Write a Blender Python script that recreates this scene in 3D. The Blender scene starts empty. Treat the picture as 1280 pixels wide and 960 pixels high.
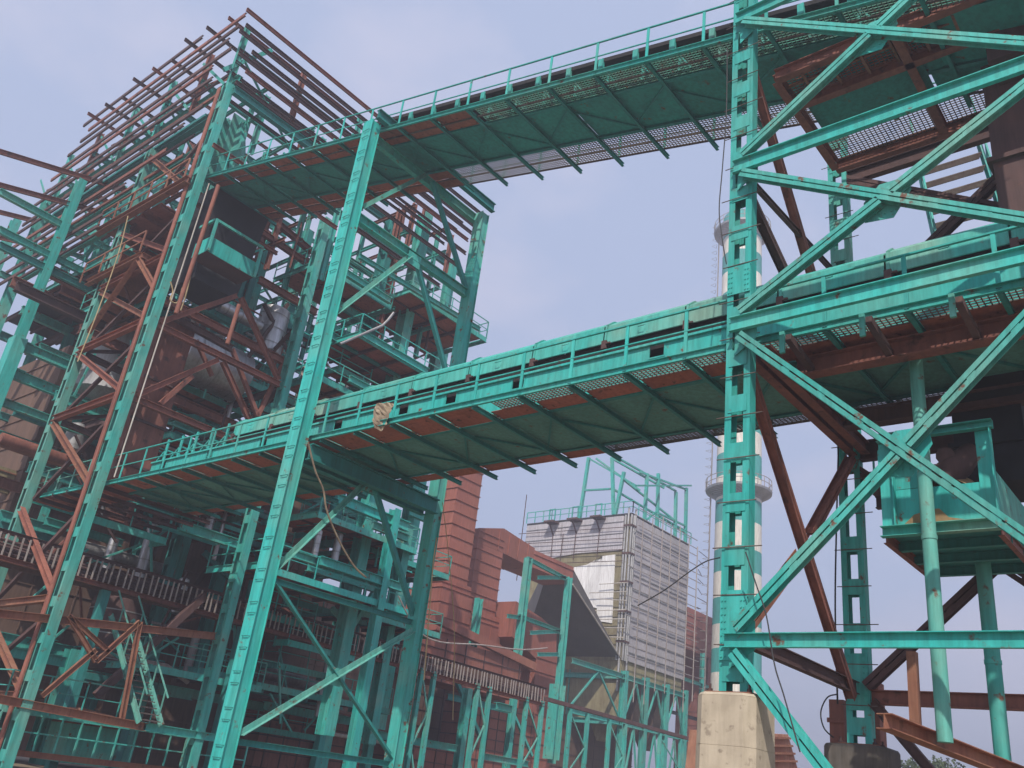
import bpy, math, random
from mathutils import Vector, Matrix
R_ = random.Random(7)
sc = bpy.context.scene
# ------------------------------------------------------------------ camera
CAM = Vector((0, 0, 1.6)); FPX = 1110.0
ROT = Matrix(((0.62552538, -0.39338342, -0.6737711), (-0.7709614, -0.17912625, -0.61117289), (0.11973519, 0.90175566, -0.41533145)))
cd = bpy.data.cameras.new('camera'); cam = bpy.data.objects.new('camera', cd); sc.collection.objects.link(cam)
cam.matrix_world = Matrix.Translation(CAM) @ ROT.to_4x4()
cd.sensor_width = 36; cd.lens = 36 * FPX / 1280; cd.clip_start = .1; cd.clip_end = 3000
sc.camera = cam
# ------------------------------------------------------------------ world, sun, exposure
SUN_AZ = Vector((-0.86, -0.51)).normalized(); SUN_EL = math.radians(47)
w = bpy.data.worlds.new('World'); sc.world = w; w.use_nodes = True
nt = w.node_tree; nt.nodes.clear()
out = nt.nodes.new('ShaderNodeOutputWorld'); bg = nt.nodes.new('ShaderNodeBackground')
sky = nt.nodes.new('ShaderNodeTexSky'); sky.sky_type = 'NISHITA'; sky.sun_disc = False
sky.sun_elevation = SUN_EL; sky.sun_rotation = math.atan2(SUN_AZ.x, SUN_AZ.y)
sky.dust_density = 3.0; sky.air_density = 1.0; sky.ozone_density = 2.0
tc = nt.nodes.new('ShaderNodeTexCoord'); mp = nt.nodes.new('ShaderNodeMapping'); mp.inputs['Scale'].default_value = (1.6, 1.6, 3.0)
nz = nt.nodes.new('ShaderNodeTexNoise'); nz.inputs['Scale'].default_value = 2.3; nz.inputs['Detail'].default_value = 7; nz.inputs['Roughness'].default_value = .52
rp = nt.nodes.new('ShaderNodeValToRGB'); rp.color_ramp.elements[0].position = .47; rp.color_ramp.elements[1].position = .78
rp.color_ramp.elements[0].color = (0, 0, 0, 1); rp.color_ramp.elements[1].color = (.75, .75, .75, 1)
hz = nt.nodes.new('ShaderNodeMixRGB'); hz.inputs[0].default_value = .80; hz.inputs[2].default_value = (4.3, 5.05, 7.1, 1)
cl = nt.nodes.new('ShaderNodeMixRGB'); cl.inputs[2].default_value = (5.9, 5.7, 6.9, 1)
nt.links.new(tc.outputs['Generated'], mp.inputs['Vector']); nt.links.new(mp.outputs[0], nz.inputs['Vector'])
nt.links.new(nz.outputs['Fac'], rp.inputs[0]); nt.links.new(sky.outputs[0], hz.inputs[1]); nt.links.new(hz.outputs[0], cl.inputs[1])
nt.links.new(rp.outputs[0], cl.inputs[0]); nt.links.new(cl.outputs[0], bg.inputs['Color'])
bg.inputs['Strength'].default_value = .1; nt.links.new(bg.outputs[0], out.inputs['Surface'])
sl = bpy.data.lights.new('sun', 'SUN'); sl.energy = 3.9; sl.angle = math.radians(.6); sl.color = (1, .93, .84)
so = bpy.data.objects.new('sun', sl); sc.collection.objects.link(so)
sd = Vector((SUN_AZ.x * math.cos(SUN_EL), SUN_AZ.y * math.cos(SUN_EL), math.sin(SUN_EL)))
so.rotation_euler = sd.to_track_quat('Z', 'Y').to_euler()
sc.view_settings.view_transform = 'Standard'; sc.view_settings.look = 'None'; sc.view_settings.exposure = 0.33; sc.view_settings.gamma = 1
sc.view_settings.use_curve_mapping = False

# ------------------------------------------------------------------ helpers
def at(px, py, ax, val):
    """point where the sight line through a picture point meets a structural plane (ax = val)"""
    r = ROT @ Vector((px - 640, -(py - 480), -FPX)); t = (val - CAM[ax]) / r[ax]; return CAM + r * t
V3 = lambda *a: Vector(a)
class MB:
    def __init__(s): s.v = []; s.f = []
    def hexa(s, c):
        n = len(s.v); s.v += [tuple(p) for p in c]
        s.f += [(n, n+3, n+2, n+1), (n+4, n+5, n+6, n+7), (n, n+1, n+5, n+4), (n+1, n+2, n+6, n+5), (n+2, n+3, n+7, n+6), (n+3, n, n+4, n+7)]
        return s
    def box(s, x0, x1, y0, y1, z0, z1):
        return s.hexa([(x0, y0, z0), (x1, y0, z0), (x1, y1, z0), (x0, y1, z0), (x0, y0, z1), (x1, y0, z1), (x1, y1, z1), (x0, y1, z1)])
    def frame(s, p, q, up):
        d = (q - p).normalized(); up = Vector(up)
        if abs(d.dot(up.normalized())) > .98: up = Vector((1, 0, 0)) if abs(d.x) < .9 else Vector((0, 1, 0))
        a = d.cross(up).normalized(); return a, a.cross(d).normalized()
    def bar(s, p, q, w, h, up=(0, 0, 1), oa=0, ob=0):
        p = Vector(p); q = Vector(q); a, b = s.frame(p, q, up); o = a * oa + b * ob
        c = []
        for e in (p + o, q + o):
            c += [e - a*w/2 - b*h/2, e + a*w/2 - b*h/2, e + a*w/2 + b*h/2, e - a*w/2 + b*h/2]
        return s.hexa(c)
    def ibeam(s, p, q, w, h, up=(0, 0, 1), t=None):
        t = t or max(.012, h * .07)
        s.bar(p, q, w, t, up, 0, h/2 - t/2); s.bar(p, q, w, t, up, 0, -h/2 + t/2); s.bar(p, q, t, h - 2*t - .002, up); return s
    def chan(s, p, q, w, h, up=(0, 0, 1), side=1):
        t = max(.012, h * .06)
        s.bar(p, q, w, t, up, side*w/2, h/2 - t/2); s.bar(p, q, w, t, up, side*w/2, -h/2 + t/2); s.bar(p, q, t, h - 2*t - .002, up, side*t/2); return s
    def angle(s, p, q, w, up=(0, 0, 1), sa=1, sb=1):
        t = max(.012, w * .12)
        s.bar(p, q, w, t, up, sa*w/2, sb*t/2); s.bar(p, q, t, w - t, up, sa*t/2, sb*(w/2 + t/2 + .001)); return s
    def dbl(s, p, q, w, gap, up):
        """two channels back to back with stitch plates, the plane of the brace is normal to up"""
        p = Vector(p); q = Vector(q); L = (q - p).length
        s.chan(p, q, w*.5, w*.9, up, 1) if False else None
        for sg in (-1, 1):
            s.bar(p, q, w*.42, .014, up, sg*(gap/2 + w*.21), w*.4); s.bar(p, q, .014, w*.8, up, sg*(gap/2 + .007), 0)
            s.bar(p, q, w*.42, .014, up, sg*(gap/2 + w*.21), -w*.4)
        n = max(2, int(L / .9)); d = (q - p) / n
        for i in range(n):
            m = p + d*(i + .5); s.bar(m - d.normalized()*.09, m + d.normalized()*.09, gap - .004, w*.75, up)
        return s
    def tube(s, pts, r, n=10, cap=True):
        pts = [Vector(p) for p in pts]; rings = []; up = Vector((.13, .21, .97))
        for i, p in enumerate(pts):
            d = (pts[min(i+1, len(pts)-1)] - pts[max(i-1, 0)]).normalized()
            if abs(d.dot(up)) > .97: up = Vector((.97, .2, .1))
            a = d.cross(up).normalized(); b = a.cross(d); rr = r[i] if isinstance(r, (list, tuple)) else r
            k = len(s.v); s.v += [tuple(p + a*math.cos(t)*rr + b*math.sin(t)*rr) for t in [2*math.pi*j/n for j in range(n)]]; rings.append(k)
        for k, m in zip(rings, rings[1:]):
            for j in range(n): s.f.append((k+j, m+j, m+(j+1) % n, k+(j+1) % n))
        if cap: s.f.append(tuple(rings[0]+j for j in range(n))); s.f.append(tuple(rings[-1]+j for j in reversed(range(n))))
        return s
    def plate(s, pts, t):
        """flat polygon given thickness t (vector)"""
        n = len(s.v); m = len(pts); s.v += [tuple(Vector(p)) for p in pts] + [tuple(Vector(p) + Vector(t)) for p in pts]
        s.f.append(tuple(range(n, n+m))); s.f.append(tuple(reversed(range(n+m, n+2*m))))
        for i in range(m): j = (i+1) % m; s.f.append((n+i, n+m+i, n+m+j, n+j))
        return s
    def prism(s, ring0, ring1):
        n = len(s.v); m = len(ring0); s.v += [tuple(p) for p in ring0] + [tuple(p) for p in ring1]
        s.f.append(tuple(reversed(range(n, n+m)))); s.f.append(tuple(range(n+m, n+2*m)))
        for i in range(m): j = (i+1) % m; s.f.append((n+i, n+j, n+m+j, n+m+i))
        return s
    def build(s, name, mat, parent=None, smooth=False, origin=None):
        par_o = Vector((0, 0, 0)); p = parent
        while p is not None: par_o = par_o + p.location; p = p.parent
        base = Vector(origin) if origin is not None else Vector((0, 0, 0))
        me = bpy.data.meshes.new(name); off = par_o + base
        me.from_pydata([(x-off.x, y-off.y, z-off.z) for x, y, z in s.v], [], s.f); me.materials.append(M[mat] if isinstance(mat, str) else mat)
        me.update()
        import bmesh
        bm = bmesh.new(); bm.from_mesh(me); bmesh.ops.recalc_face_normals(bm, faces=bm.faces); bm.to_mesh(me); bm.free()
        if smooth:
            for pl in me.polygons: pl.use_smooth = True
            try: me.set_sharp_from_angle(angle=math.radians(40))
            except Exception: pass
        o = bpy.data.objects.new(name, me); sc.collection.objects.link(o); o.location = base
        if parent: o.parent = parent
        return o
def tag(o, label=None, cat=None, group=None, kind=None):
    if label: o['label'] = label
    if cat: o['category'] = cat
    if group: o['group'] = group
    if kind: o['kind'] = kind
    return o
def thing(name, label, cat, loc=(0, 0, 0), group=None):
    o = bpy.data.objects.new(name, None); sc.collection.objects.link(o); o.location = loc; o.empty_display_size = .5
    return tag(o, label, cat, group)
def single(mb, name, mat, label, cat, origin, group=None, smooth=False):
    return tag(mb.build(name, mat, None, smooth, origin), label, cat, group)

# ------------------------------------------------------------------ materials
M = {}
def mat(name, base, var=None, rough=.55, metal=0, scale=1.5, rust=None, rust_amt=.5, bump=0.0, streak=False, detail=6, spec=.4, dust=None, dust_amt=.3, weather=.35):
    m = bpy.data.materials.new(name); m.use_nodes = True; n = m.node_tree.nodes; l = m.node_tree.links; b = n['Principled BSDF']
    tcn = n.new('ShaderNodeTexCoord'); mpn = n.new('ShaderNodeMapping'); l.new(tcn.outputs['Object'], mpn.inputs[0])
    if streak: mpn.inputs['Scale'].default_value = (1, 1, .22)
    n1 = n.new('ShaderNodeTexNoise'); n1.inputs['Scale'].default_value = scale; n1.inputs['Detail'].default_value = detail; l.new(mpn.outputs[0], n1.inputs[0])
    r1 = n.new('ShaderNodeValToRGB'); r1.color_ramp.elements[0].position = .35; r1.color_ramp.elements[1].position = .68
    var = var or tuple(c*.8 for c in base)
    r1.color_ramp.elements[0].color = (*base, 1); r1.color_ramp.elements[1].color = (*var, 1); l.new(n1.outputs[0], r1.inputs[0]); col = r1.outputs[0]
    if dust:
        n3 = n.new('ShaderNodeTexNoise'); n3.inputs['Scale'].default_value = scale*.35; n3.inputs['Detail'].default_value = 4; l.new(mpn.outputs[0], n3.inputs[0])
        r3 = n.new('ShaderNodeValToRGB'); r3.color_ramp.elements[0].position = .48; r3.color_ramp.elements[1].position = .75; r3.color_ramp.elements[1].color = (dust_amt,)*3 + (1,)
        l.new(n3.outputs[0], r3.inputs[0]); mx = n.new('ShaderNodeMixRGB'); l.new(r3.outputs[0], mx.inputs[0]); l.new(col, mx.inputs[1]); mx.inputs[2].default_value = (*dust, 1); col = mx.outputs[0]
    if rust:
        n2 = n.new('ShaderNodeTexNoise'); n2.inputs['Scale'].default_value = scale*2.3; n2.inputs['Detail'].default_value = 8; n2.inputs['Roughness'].default_value = .65; l.new(mpn.outputs[0], n2.inputs[0])
        r2 = n.new('ShaderNodeValToRGB'); r2.color_ramp.elements[0].position = 1 - rust_amt; r2.color_ramp.elements[1].position = min(1, 1 - rust_amt + .08)
        l.new(n2.outputs[0], r2.inputs[0]); mx = n.new('ShaderNodeMixRGB'); l.new(r2.outputs[0], mx.inputs[0]); l.new(col, mx.inputs[1]); mx.inputs[2].default_value = (*rust, 1); col = mx.outputs[0]
    if weather:
        ms = n.new('ShaderNodeMapping'); ms.inputs['Scale'].default_value = (5, 5, .55); l.new(tcn.outputs['Object'], ms.inputs[0])
        n4 = n.new('ShaderNodeTexNoise'); n4.inputs['Scale'].default_value = 1.6; n4.inputs['Detail'].default_value = 7; n4.inputs['Roughness'].default_value = .65; l.new(ms.outputs[0], n4.inputs[0])
        r4 = n.new('ShaderNodeValToRGB'); r4.color_ramp.elements[0].position = .3; r4.color_ramp.elements[1].position = .62; r4.color_ramp.elements[0].color = (1-weather, 1-weather*1.05, 1-weather*1.1, 1); r4.color_ramp.elements[1].color = (1, 1, 1, 1)
        l.new(n4.outputs[0], r4.inputs[0]); mx = n.new('ShaderNodeMixRGB'); mx.blend_type = 'MULTIPLY'; mx.inputs[0].default_value = 1; l.new(col, mx.inputs[1]); l.new(r4.outputs[0], mx.inputs[2]); col = mx.outputs[0]
        oi = n.new('ShaderNodeObjectInfo'); mr = n.new('ShaderNodeMapRange'); mr.inputs[3].default_value = .84; mr.inputs[4].default_value = 1.08; l.new(oi.outputs['Random'], mr.inputs[0])
        mx = n.new('ShaderNodeMixRGB'); mx.blend_type = 'MULTIPLY'; mx.inputs[0].default_value = 1; l.new(col, mx.inputs[1]); l.new(mr.outputs[0], mx.inputs[2]); col = mx.outputs[0]
        mr2 = n.new('ShaderNodeMapRange'); mr2.inputs[3].default_value = rough - .1; mr2.inputs[4].default_value = min(1, rough + .25); l.new(n4.outputs[0], mr2.inputs[0]); l.new(mr2.outputs[0], b.inputs['Roughness'])
    l.new(col, b.inputs['Base Color']); b.inputs['Roughness'].default_value = rough; b.inputs['Metallic'].default_value = metal
    b.inputs['Specular IOR Level'].default_value = spec
    if bump:
        bn = n.new('ShaderNodeBump'); bn.inputs['Strength'].default_value = bump; bn.inputs['Distance'].default_value = .03; l.new(n1.outputs[0], bn.inputs['Height']); l.new(bn.outputs[0], b.inputs['Normal'])
    M[name] = m; return m
RUST = (.17, .075, .045)
mat('teal', (.04, .42, .37), (.08, .44, .385), .6, scale=1.6, rust=RUST, rust_amt=.405, dust=(.26, .40, .31), dust_amt=.55)
mat('teal_clean', (.028, .46, .415), (.055, .47, .42), .55, scale=1.3, rust=RUST, rust_amt=.385, dust=(.22, .42, .33), dust_amt=.45)
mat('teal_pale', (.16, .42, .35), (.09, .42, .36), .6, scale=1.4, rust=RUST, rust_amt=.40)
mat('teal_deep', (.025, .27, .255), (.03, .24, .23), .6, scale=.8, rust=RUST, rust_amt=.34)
mat('teal_dusty', (.05, .46, .40), (.10, .45, .38), .6, scale=.9, dust=(.40, .35, .24), dust_amt=.8, rust=RUST, rust_amt=.34)
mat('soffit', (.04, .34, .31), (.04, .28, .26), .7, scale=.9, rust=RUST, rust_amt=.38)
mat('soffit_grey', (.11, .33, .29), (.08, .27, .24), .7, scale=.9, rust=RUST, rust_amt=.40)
mat('primer', (.30, .115, .085), (.21, .085, .065), .7, scale=1.1, rust=(.12, .06, .05), rust_amt=.42)
mat('primer_pink', (.34, .13, .09), (.24, .09, .065), .7, scale=1.3, rust=(.18, .08, .05), rust_amt=.40)
mat('primer_orange', (.32, .155, .095), (.26, .10, .065), .7, scale=1.3, rust=(.18, .08, .05), rust_amt=.42)
mat('primer_dark', (.12, .065, .06), (.085, .05, .05), .75, scale=1.1, rust=(.16, .07, .05), rust_amt=.36)
mat('rust_plate', (.44, .15, .10), (.34, .12, .08), .8, scale=1.6, rust=(.11, .055, .04), rust_amt=.42)
mat('duct_red', (.37, .13, .095), (.27, .095, .07), .65, scale=.35, rust=(.16, .06, .04), rust_amt=.37, streak=True, dust=(.36, .18, .10), dust_amt=.4)
mat('black', (.018, .02, .024), (.03, .03, .035), .7, scale=1.2)
mat('belt', (.02, .02, .022), (.035, .03, .03), .9, scale=2)
mat('silver', (.62, .62, .64), (.45, .45, .47), .38, 1.0, scale=.9, bump=.25)
mat('silver_dull', (.46, .46, .47), (.34, .34, .34), .55, .8, scale=.7, bump=.3)
mat('foil_glare', (.95, .94, .92), (.9, .88, .86), .35, .05, scale=.8, bump=.25)  # near-white, barely metallic: the sky's reflection is put into the colour
mat('cladding', (.58, .55, .58), (.48, .46, .49), .6, .1, scale=.35, streak=True, rust=(.2, .16, .15), rust_amt=.36)
mat('insulation', (.33, .29, .17), (.24, .20, .12), .95, scale=1.1, bump=.5, rust=(.16, .11, .07), rust_amt=.38)
mat('funnel_grey', (.15, .135, .13), (.11, .10, .095), .8, scale=.4)
mat('casing_brown', (.19, .115, .085), (.14, .085, .065), .8, scale=.8, streak=True)
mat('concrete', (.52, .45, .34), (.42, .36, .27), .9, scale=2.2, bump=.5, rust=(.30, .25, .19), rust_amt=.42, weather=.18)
mat('concrete_dark', (.16, .14, .12), (.11, .10, .09), .9, scale=2.2, bump=.35)  # much darker concrete colour, used on the rear pedestal
mat('chimney_white', (.80, .77, .68), (.66, .62, .55), .7, scale=.3, streak=True)
mat('chimney_teal', (.07, .40, .37), (.06, .33, .31), .7, scale=.3, streak=True)
mat('grating', (.20, .17, .15), (.14, .10, .09), .7, .3, scale=4)
mat('grating_sunlit', (.10, .36, .28), (.14, .25, .20), .7, .1, scale=3, rust=RUST, rust_amt=.42)  # paler green than the other mesh: sunlight coming through, put into the colour
mat('rope', (.52, .40, .22), (.42, .32, .18), .9, scale=6)
mat('cable', (.05, .05, .055), (.04, .04, .04), .6)
mat('galv', (.50, .45, .42), (.38, .32, .29), .6, .4, scale=3)
mat('sand', (.38, .25, .13), (.30, .20, .10), .95, scale=4, bump=.6)
mat('ground', (.30, .24, .17), (.22, .17, .12), .95, scale=.4, bump=.6)
mat('tile', (.42, .22, .15), (.34, .15, .10), .8, scale=1.5)
mat('leaf', (.055, .085, .03), (.09, .12, .04), .7, scale=.9)
mat('bark', (.10, .07, .05), None, .9)
mat('cloth', (.42, .34, .24), (.25, .19, .14), .95, scale=3)
mat('cream_pipe', (.62, .58, .52), (.5, .45, .4), .5, scale=2)

# ------------------------------------------------------------------ ground
g = MB(); N = 40
for i in range(N):
    for j in range(N):
        x0, x1 = -300 + i*30, -300 + (i+1)*30; y0, y1 = -300 + j*30, -300 + (j+1)*30
        n = len(g.v); g.v += [(x0, y0, 0), (x1, y0, 0), (x1, y1, 0), (x0, y1, 0)]; g.f.append((n, n+1, n+2, n+3))
tag(g.build('ground', 'ground'), kind='structure')

# ------------------------------------------------------------------ generic steel builders
def batten_column(mb, cx, cy, z0, z1, wy=.72, dx=.34, pitch=.95, leg=.24, bh=.42):
    for sg in (-1, 1):
        yo = cy + sg*(wy/2 - leg/2)
        mb.box(cx - dx/2, cx - dx/2 + .018, yo - leg/2, yo + leg/2, z0, z1)
        mb.box(cx + dx/2 - .018, cx + dx/2, yo - leg/2, yo + leg/2, z0, z1)
        yw = cy + sg*(wy/2 - .011)
        mb.box(cx - dx/2 + .019, cx + dx/2 - .019, yw - .009, yw + .009, z0, z1)
    z = z0 + .2
    while z < z1 - .3:
        for xx in (cx - dx/2 - .014, cx + dx/2 + .002):
            mb.box(xx, xx + .012, cy - wy/2 + leg - .07, cy + wy/2 - leg + .07, z, z + bh)
        z += pitch
def rungs(par, matn, cx, cy, z0, z1, wy, pitch=.33, ext=.12, x=None, name='rung'):
    z = z0; k = 0
    while z < z1:
        e = ext * (1 + (k % 3)*.35); mb = MB()
        mb.tube([(x, cy - wy/2 - e, z), (x, cy + wy/2 + e*.6, z + .01)], .011, 6); mb.build(name, matn, par); z += pitch; k += 1
def handrail(p, q, h, n, par, matn='teal', thick=.05, mid=True, split=True, fl=.08):
    p = Vector(p); q = Vector(q); r = MB()
    up = Vector((0, 0, 1)); r.bar(p + up*h, q + up*h, thick, thick*.6)
    if mid: r.bar(p + up*h*.52, q + up*h*.52, thick*.7, thick*.5)
    d = (q - p) / max(1, n)
    dn = d.normalized()
    if not split:
        for i in range(n + 1):
            a = p + d*i; r.bar(a, a + up*(h - thick*.3), fl, thick*.5, up=dn)
        return r.build('handrail', matn, par)
    o = r.build('handrail', matn, par)
    for i in range(n + 1):
        a = p + d*i; m = MB(); m.bar(a, a + up*(h - thick*.32), thick*.55, fl, up=dn); m.build('post', matn, o)
    return o
def rail_mesh(r, p, q, h=1.05, sp=1.5, t=.045):
    p = Vector(p); q = Vector(q); up = Vector((0, 0, 1)); n = max(1, round((q - p).length / sp)); d = (q - p)/n
    r.bar(p + up*h, q + up*h, t, t); r.bar(p + up*h*.5, q + up*h*.5, t*.8, t*.8)
    for i in range(n + 1): a = p + d*i; r.bar(a, a + up*(h - t/2 - .001), t, t)
    return r
def grate(mb, x0, x1, y0, y1, zf, px=.085, py=.11, t=.016, d=.025):
    nx = max(2, round((x1 - x0)/px)); ny = max(2, round((y1 - y0)/py))
    for i in range(nx + 1): x = x0 + (x1 - x0)*i/nx; mb.bar((x, y0, zf(y0)), (x, y1, zf(y1)), t, d)
    for j in range(ny + 1): y = y0 + (y1 - y0)*j/ny; mb.bar((x0, y, zf(y) + .004), (x1, y, zf(y) + .004), t*1.3, d*.8)
    return mb

# ------------------------------------------------------------------ conveyor galleries
def gallery_common(t, zf, xn, xf, ylist, y0, y1, s0, s1, soff, beam_mat):
    m = MB(); m.chan((xn, y1, zf(y1)-.08), (xn, y0, zf(y0)-.08), .07, .17, side=1); m.build('edge_channel', 'teal_clean', t)
    m = MB(); m.bar((xf-.03, y1, zf(y1)), (xf-.03, y0, zf(y0)), .05, .05); m.build('edge_angle', 'primer_dark', t)
    m = MB(); a, b = (zf(y0), zf(y1))
    yy = [y0] + [y for y in ylist if y0 + .3 < y < y1 - .3] + [y1]
    for i in range(0, len(yy)-1, 2):
        ya, yb = yy[i]+.008, yy[min(i+2, len(yy)-1)]-.008; m = MB(); dz = R_.uniform(-.008, .012); plate_seg(m, s0, s1, ya, yb, zf, .02+dz, .04+dz); m.build('deck_plate', soff, t)
    for x in (s0+.03, s1-.03):
        m = MB(); m.ibeam((x, y0, a-.03), (x, y1, b-.03), .12, .09); m.build('stringer', 'teal_deep', t)
    for y in ylist:
        z = zf(y) - .115; m = MB()
        m.ibeam((xn - .03, y, z), (xf + .28, y, z), .09, .12)
        m.build('cross_beam', beam_mat, t)
    m = MB()
    for i in range(0, len(ylist)-1):
        ya, yb = ylist[i], ylist[i+1]; xa, xb = (s0+.1, s1-.1) if i % 2 else (s1-.1, s0+.1)
        m.angle((xa, ya, zf(ya)-.05), ((xa+xb)/2 + (xb-xa)*.3, yb, zf(yb)-.05), .05)
    m.build('plan_bracing', 'teal_deep', t)
def plate_seg(m, x0, x1, y0, y1, zf, lo=-.012, hi=0):
    m.hexa([(x0, y0, zf(y0)+lo), (x1, y0, zf(y0)+lo), (x1, y1, zf(y1)+lo), (x0, y1, zf(y1)+lo), (x0, y0, zf(y0)+hi), (x1, y0, zf(y0)+hi), (x1, y1, zf(y1)+hi), (x0, y1, zf(y1)+hi)])

# lower, level gallery
LG = thing('conveyor_gallery', 'lower level turquoise conveyor gallery with dusty hood covers over its belt', 'conveyor', (17.2, 20, 10.55))
zl = lambda y: 10.56 + max(0, y - 24)*.012
ys = [8.72 + 1.53*k for k in range(-6, 18)]
gallery_common(LG, zl, 15.0, 19.35, ys, .2, 34.6, 16.2, 18.75, 'soffit_grey', 'teal_deep')
m = MB(); grate(m, 15.07, 15.62, .2, 14.4, zl); m.build('walkway_grating', 'grating', LG)
m = MB(); grate(m, 18.8, 19.28, .2, 13.6, zl); m.build('walkway_grating', 'grating', LG)
for k in range(len(ys)-1):
    m = MB(); yb = ys[k+1]-.03
    plate_seg(m, 15.64 if ys[k] < 14.2 else 15.08, 16.16, ys[k]+.03, yb, zl); m.build('floor_plate', 'rust_plate', LG)
    if ys[k] > 12.5: m = MB(); plate_seg(m, 18.8, 19.27, ys[k]+.03, yb, zl); m.build('floor_plate', 'rust_plate', LG)
handrail((15.0, ys[0], zl(0)), (15.0, ys[-1], zl(ys[-1])), 1.08, len(ys)-1, LG, 'teal_clean', .06)
handrail((19.35, ys[0], zl(0)), (19.35, ys[-1], zl(ys[-1])), 1.08, len(ys)-1, LG, 'teal', .05)
# side panels with square openings
wys = sorted(at(px, py, 0, 16.2).y for px, py in ((821, 439), (648, 477), (564, 497), (505, 510), (423, 530), (330, 550), (263, 565), (205, 577)))
for x, mt in ((16.2, 'teal_clean'), (18.7, 'teal')):
    m = MB(); m.box(x, x+.02, .2, 33.4, 10.72, 11.42); m.box(x, x+.02, .2, 33.4, 11.74, 11.80)
    last = .2
    for wy in wys: m.box(x, x+.02, last, wy-.2, 11.42, 11.74); last = wy+.2
    m.box(x, x+.02, last, 33.4, 11.42, 11.74)
    m.box(x-.07, x-.002, .2, 33.4, 11.74, 11.80); m.box(x-.07, x-.002, .2, 33.4, 10.75, 10.81)
    m.build('side_panel', mt, LG)
    for wy in wys:
        m = MB(); m.box(x-.012, x-.002, wy-.24, wy+.24, 11.74, 11.78); m.box(x-.012, x-.002, wy-.24, wy+.24, 11.38, 11.42); m.box(x-.012, x-.002, wy-.24, wy-.2, 11.42, 11.74); m.box(x-.012, x-.002, wy+.2, wy+.24, 11.42, 11.74)
        m.build('opening_frame', mt, LG)
m = MB(); m.box(16.34, 18.56, .2, 28.0, 11.72, 12.2); m.build('belt', 'belt', LG)  # belt thickened into a black box that paints the slot under the hoods dark
hood_prof = [(16.22, 12.14), (16.24, 12.64), (16.5, 12.86), (17.0, 13.02), (17.45, 13.06), (17.9, 13.02), (18.4, 12.86), (18.66, 12.64), (18.68, 12.14)]
hy = [.2 + 2.32*k for k in range(13)]
for k in range(12):
    a, b = hy[k]+.02, hy[k+1]-.02; m = MB(); n = len(m.v); dz = R_.uniform(-.02, .02)
    in_p = [(x + (.015 if x < 17.4 else -.015), z-.015) for x, z in hood_prof]
    P = len(hood_prof)
    for y in (a, b):
        m.v += [(x, y, z+dz) for x, z in hood_prof]; m.v += [(x, y, z+dz) for x, z in in_p]
    for i in range(P-1):
        m.f += [(i, i+1, 2*P+i+1, 2*P+i), (P+i, 3*P+i, 3*P+i+1, P+i+1), (i, P+i, P+i+1, i+1), (2*P+i, 2*P+i+1, 3*P+i+1, 3*P+i)]
    m.f += [(0, 2*P, 3*P, P), (P-1, 2*P-1, 4*P-1, 3*P-1)]
    h = m.build('hood_cover', 'teal_dusty', LG)
    f = MB()
    for i in range(P-1):
        (xa, za), (xb, zb) = hood_prof[i], hood_prof[i+1]; f.bar((xa, b-.05, za+dz+.02), (xb, b-.05, zb+dz+.02), .06, .05)
    f.build('flange', 'teal_dusty', h)
    f = MB(); f.box(16.15, 16.2, b-.12, b+.03, 11.97, 12.2); f.box(16.13, 16.18, b-.24, b-.11, 12.08, 12.12); f.build('latch', 'primer_dark', h)
    f = MB(); yy = (a+b)/2; f.tube([(16.16, yy-.1, 12.38), (16.12, yy-.08, 12.34), (16.12, yy+.08, 12.34), (16.16, yy+.1, 12.38)], .012, 6); f.build('handle', 'teal', h)
for k in range(5):   # open belt frames left of the hoods
    y = 28.6 + k*1.05; m = MB(); m.bar((16.3, y, 11.80), (16.3, y, 12.75), .1, .06); m.bar((18.6, y, 11.80), (18.6, y, 12.75), .1, .06); m.bar((16.3, y, 12.3), (16.3, y+.5, 11.9), .06, .05)
    m.bar((16.36, y, 12.3), (18.54, y, 12.3), .06, .06); m.build('belt_frame', 'teal_clean', LG)
# end landing round the lattice tower
m = MB(); m.chan((15, 41.3, 10.72), (15, 34.7, 10.66), .07, .17, side=1); m.chan((15.05, 41.35, 10.72), (20.2, 41.35, 10.72), .07, .17); m.build('landing_edge', 'teal_clean', LG)
for k in range(5):
    m = MB(); m.box(15.08, 16.9, 34.75+1.31*k, 35.98+1.31*k, 10.70, 10.715); m.build('floor_plate', 'rust_plate', LG)
    m = MB(); m.ibeam((14.9, 34.68+1.31*k, 10.58), (20.1, 34.68+1.31*k, 10.58), .1, .15); m.build('cross_beam', 'primer_dark', LG)
handrail((15, 34.8, 10.75), (15, 41.3, 10.8), 1.1, 5, LG, 'teal_pale', .055)
handrail((15.1, 41.3, 10.8), (17.2, 41.3, 10.8), 1.1, 2, LG, 'teal_pale', .055)

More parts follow.
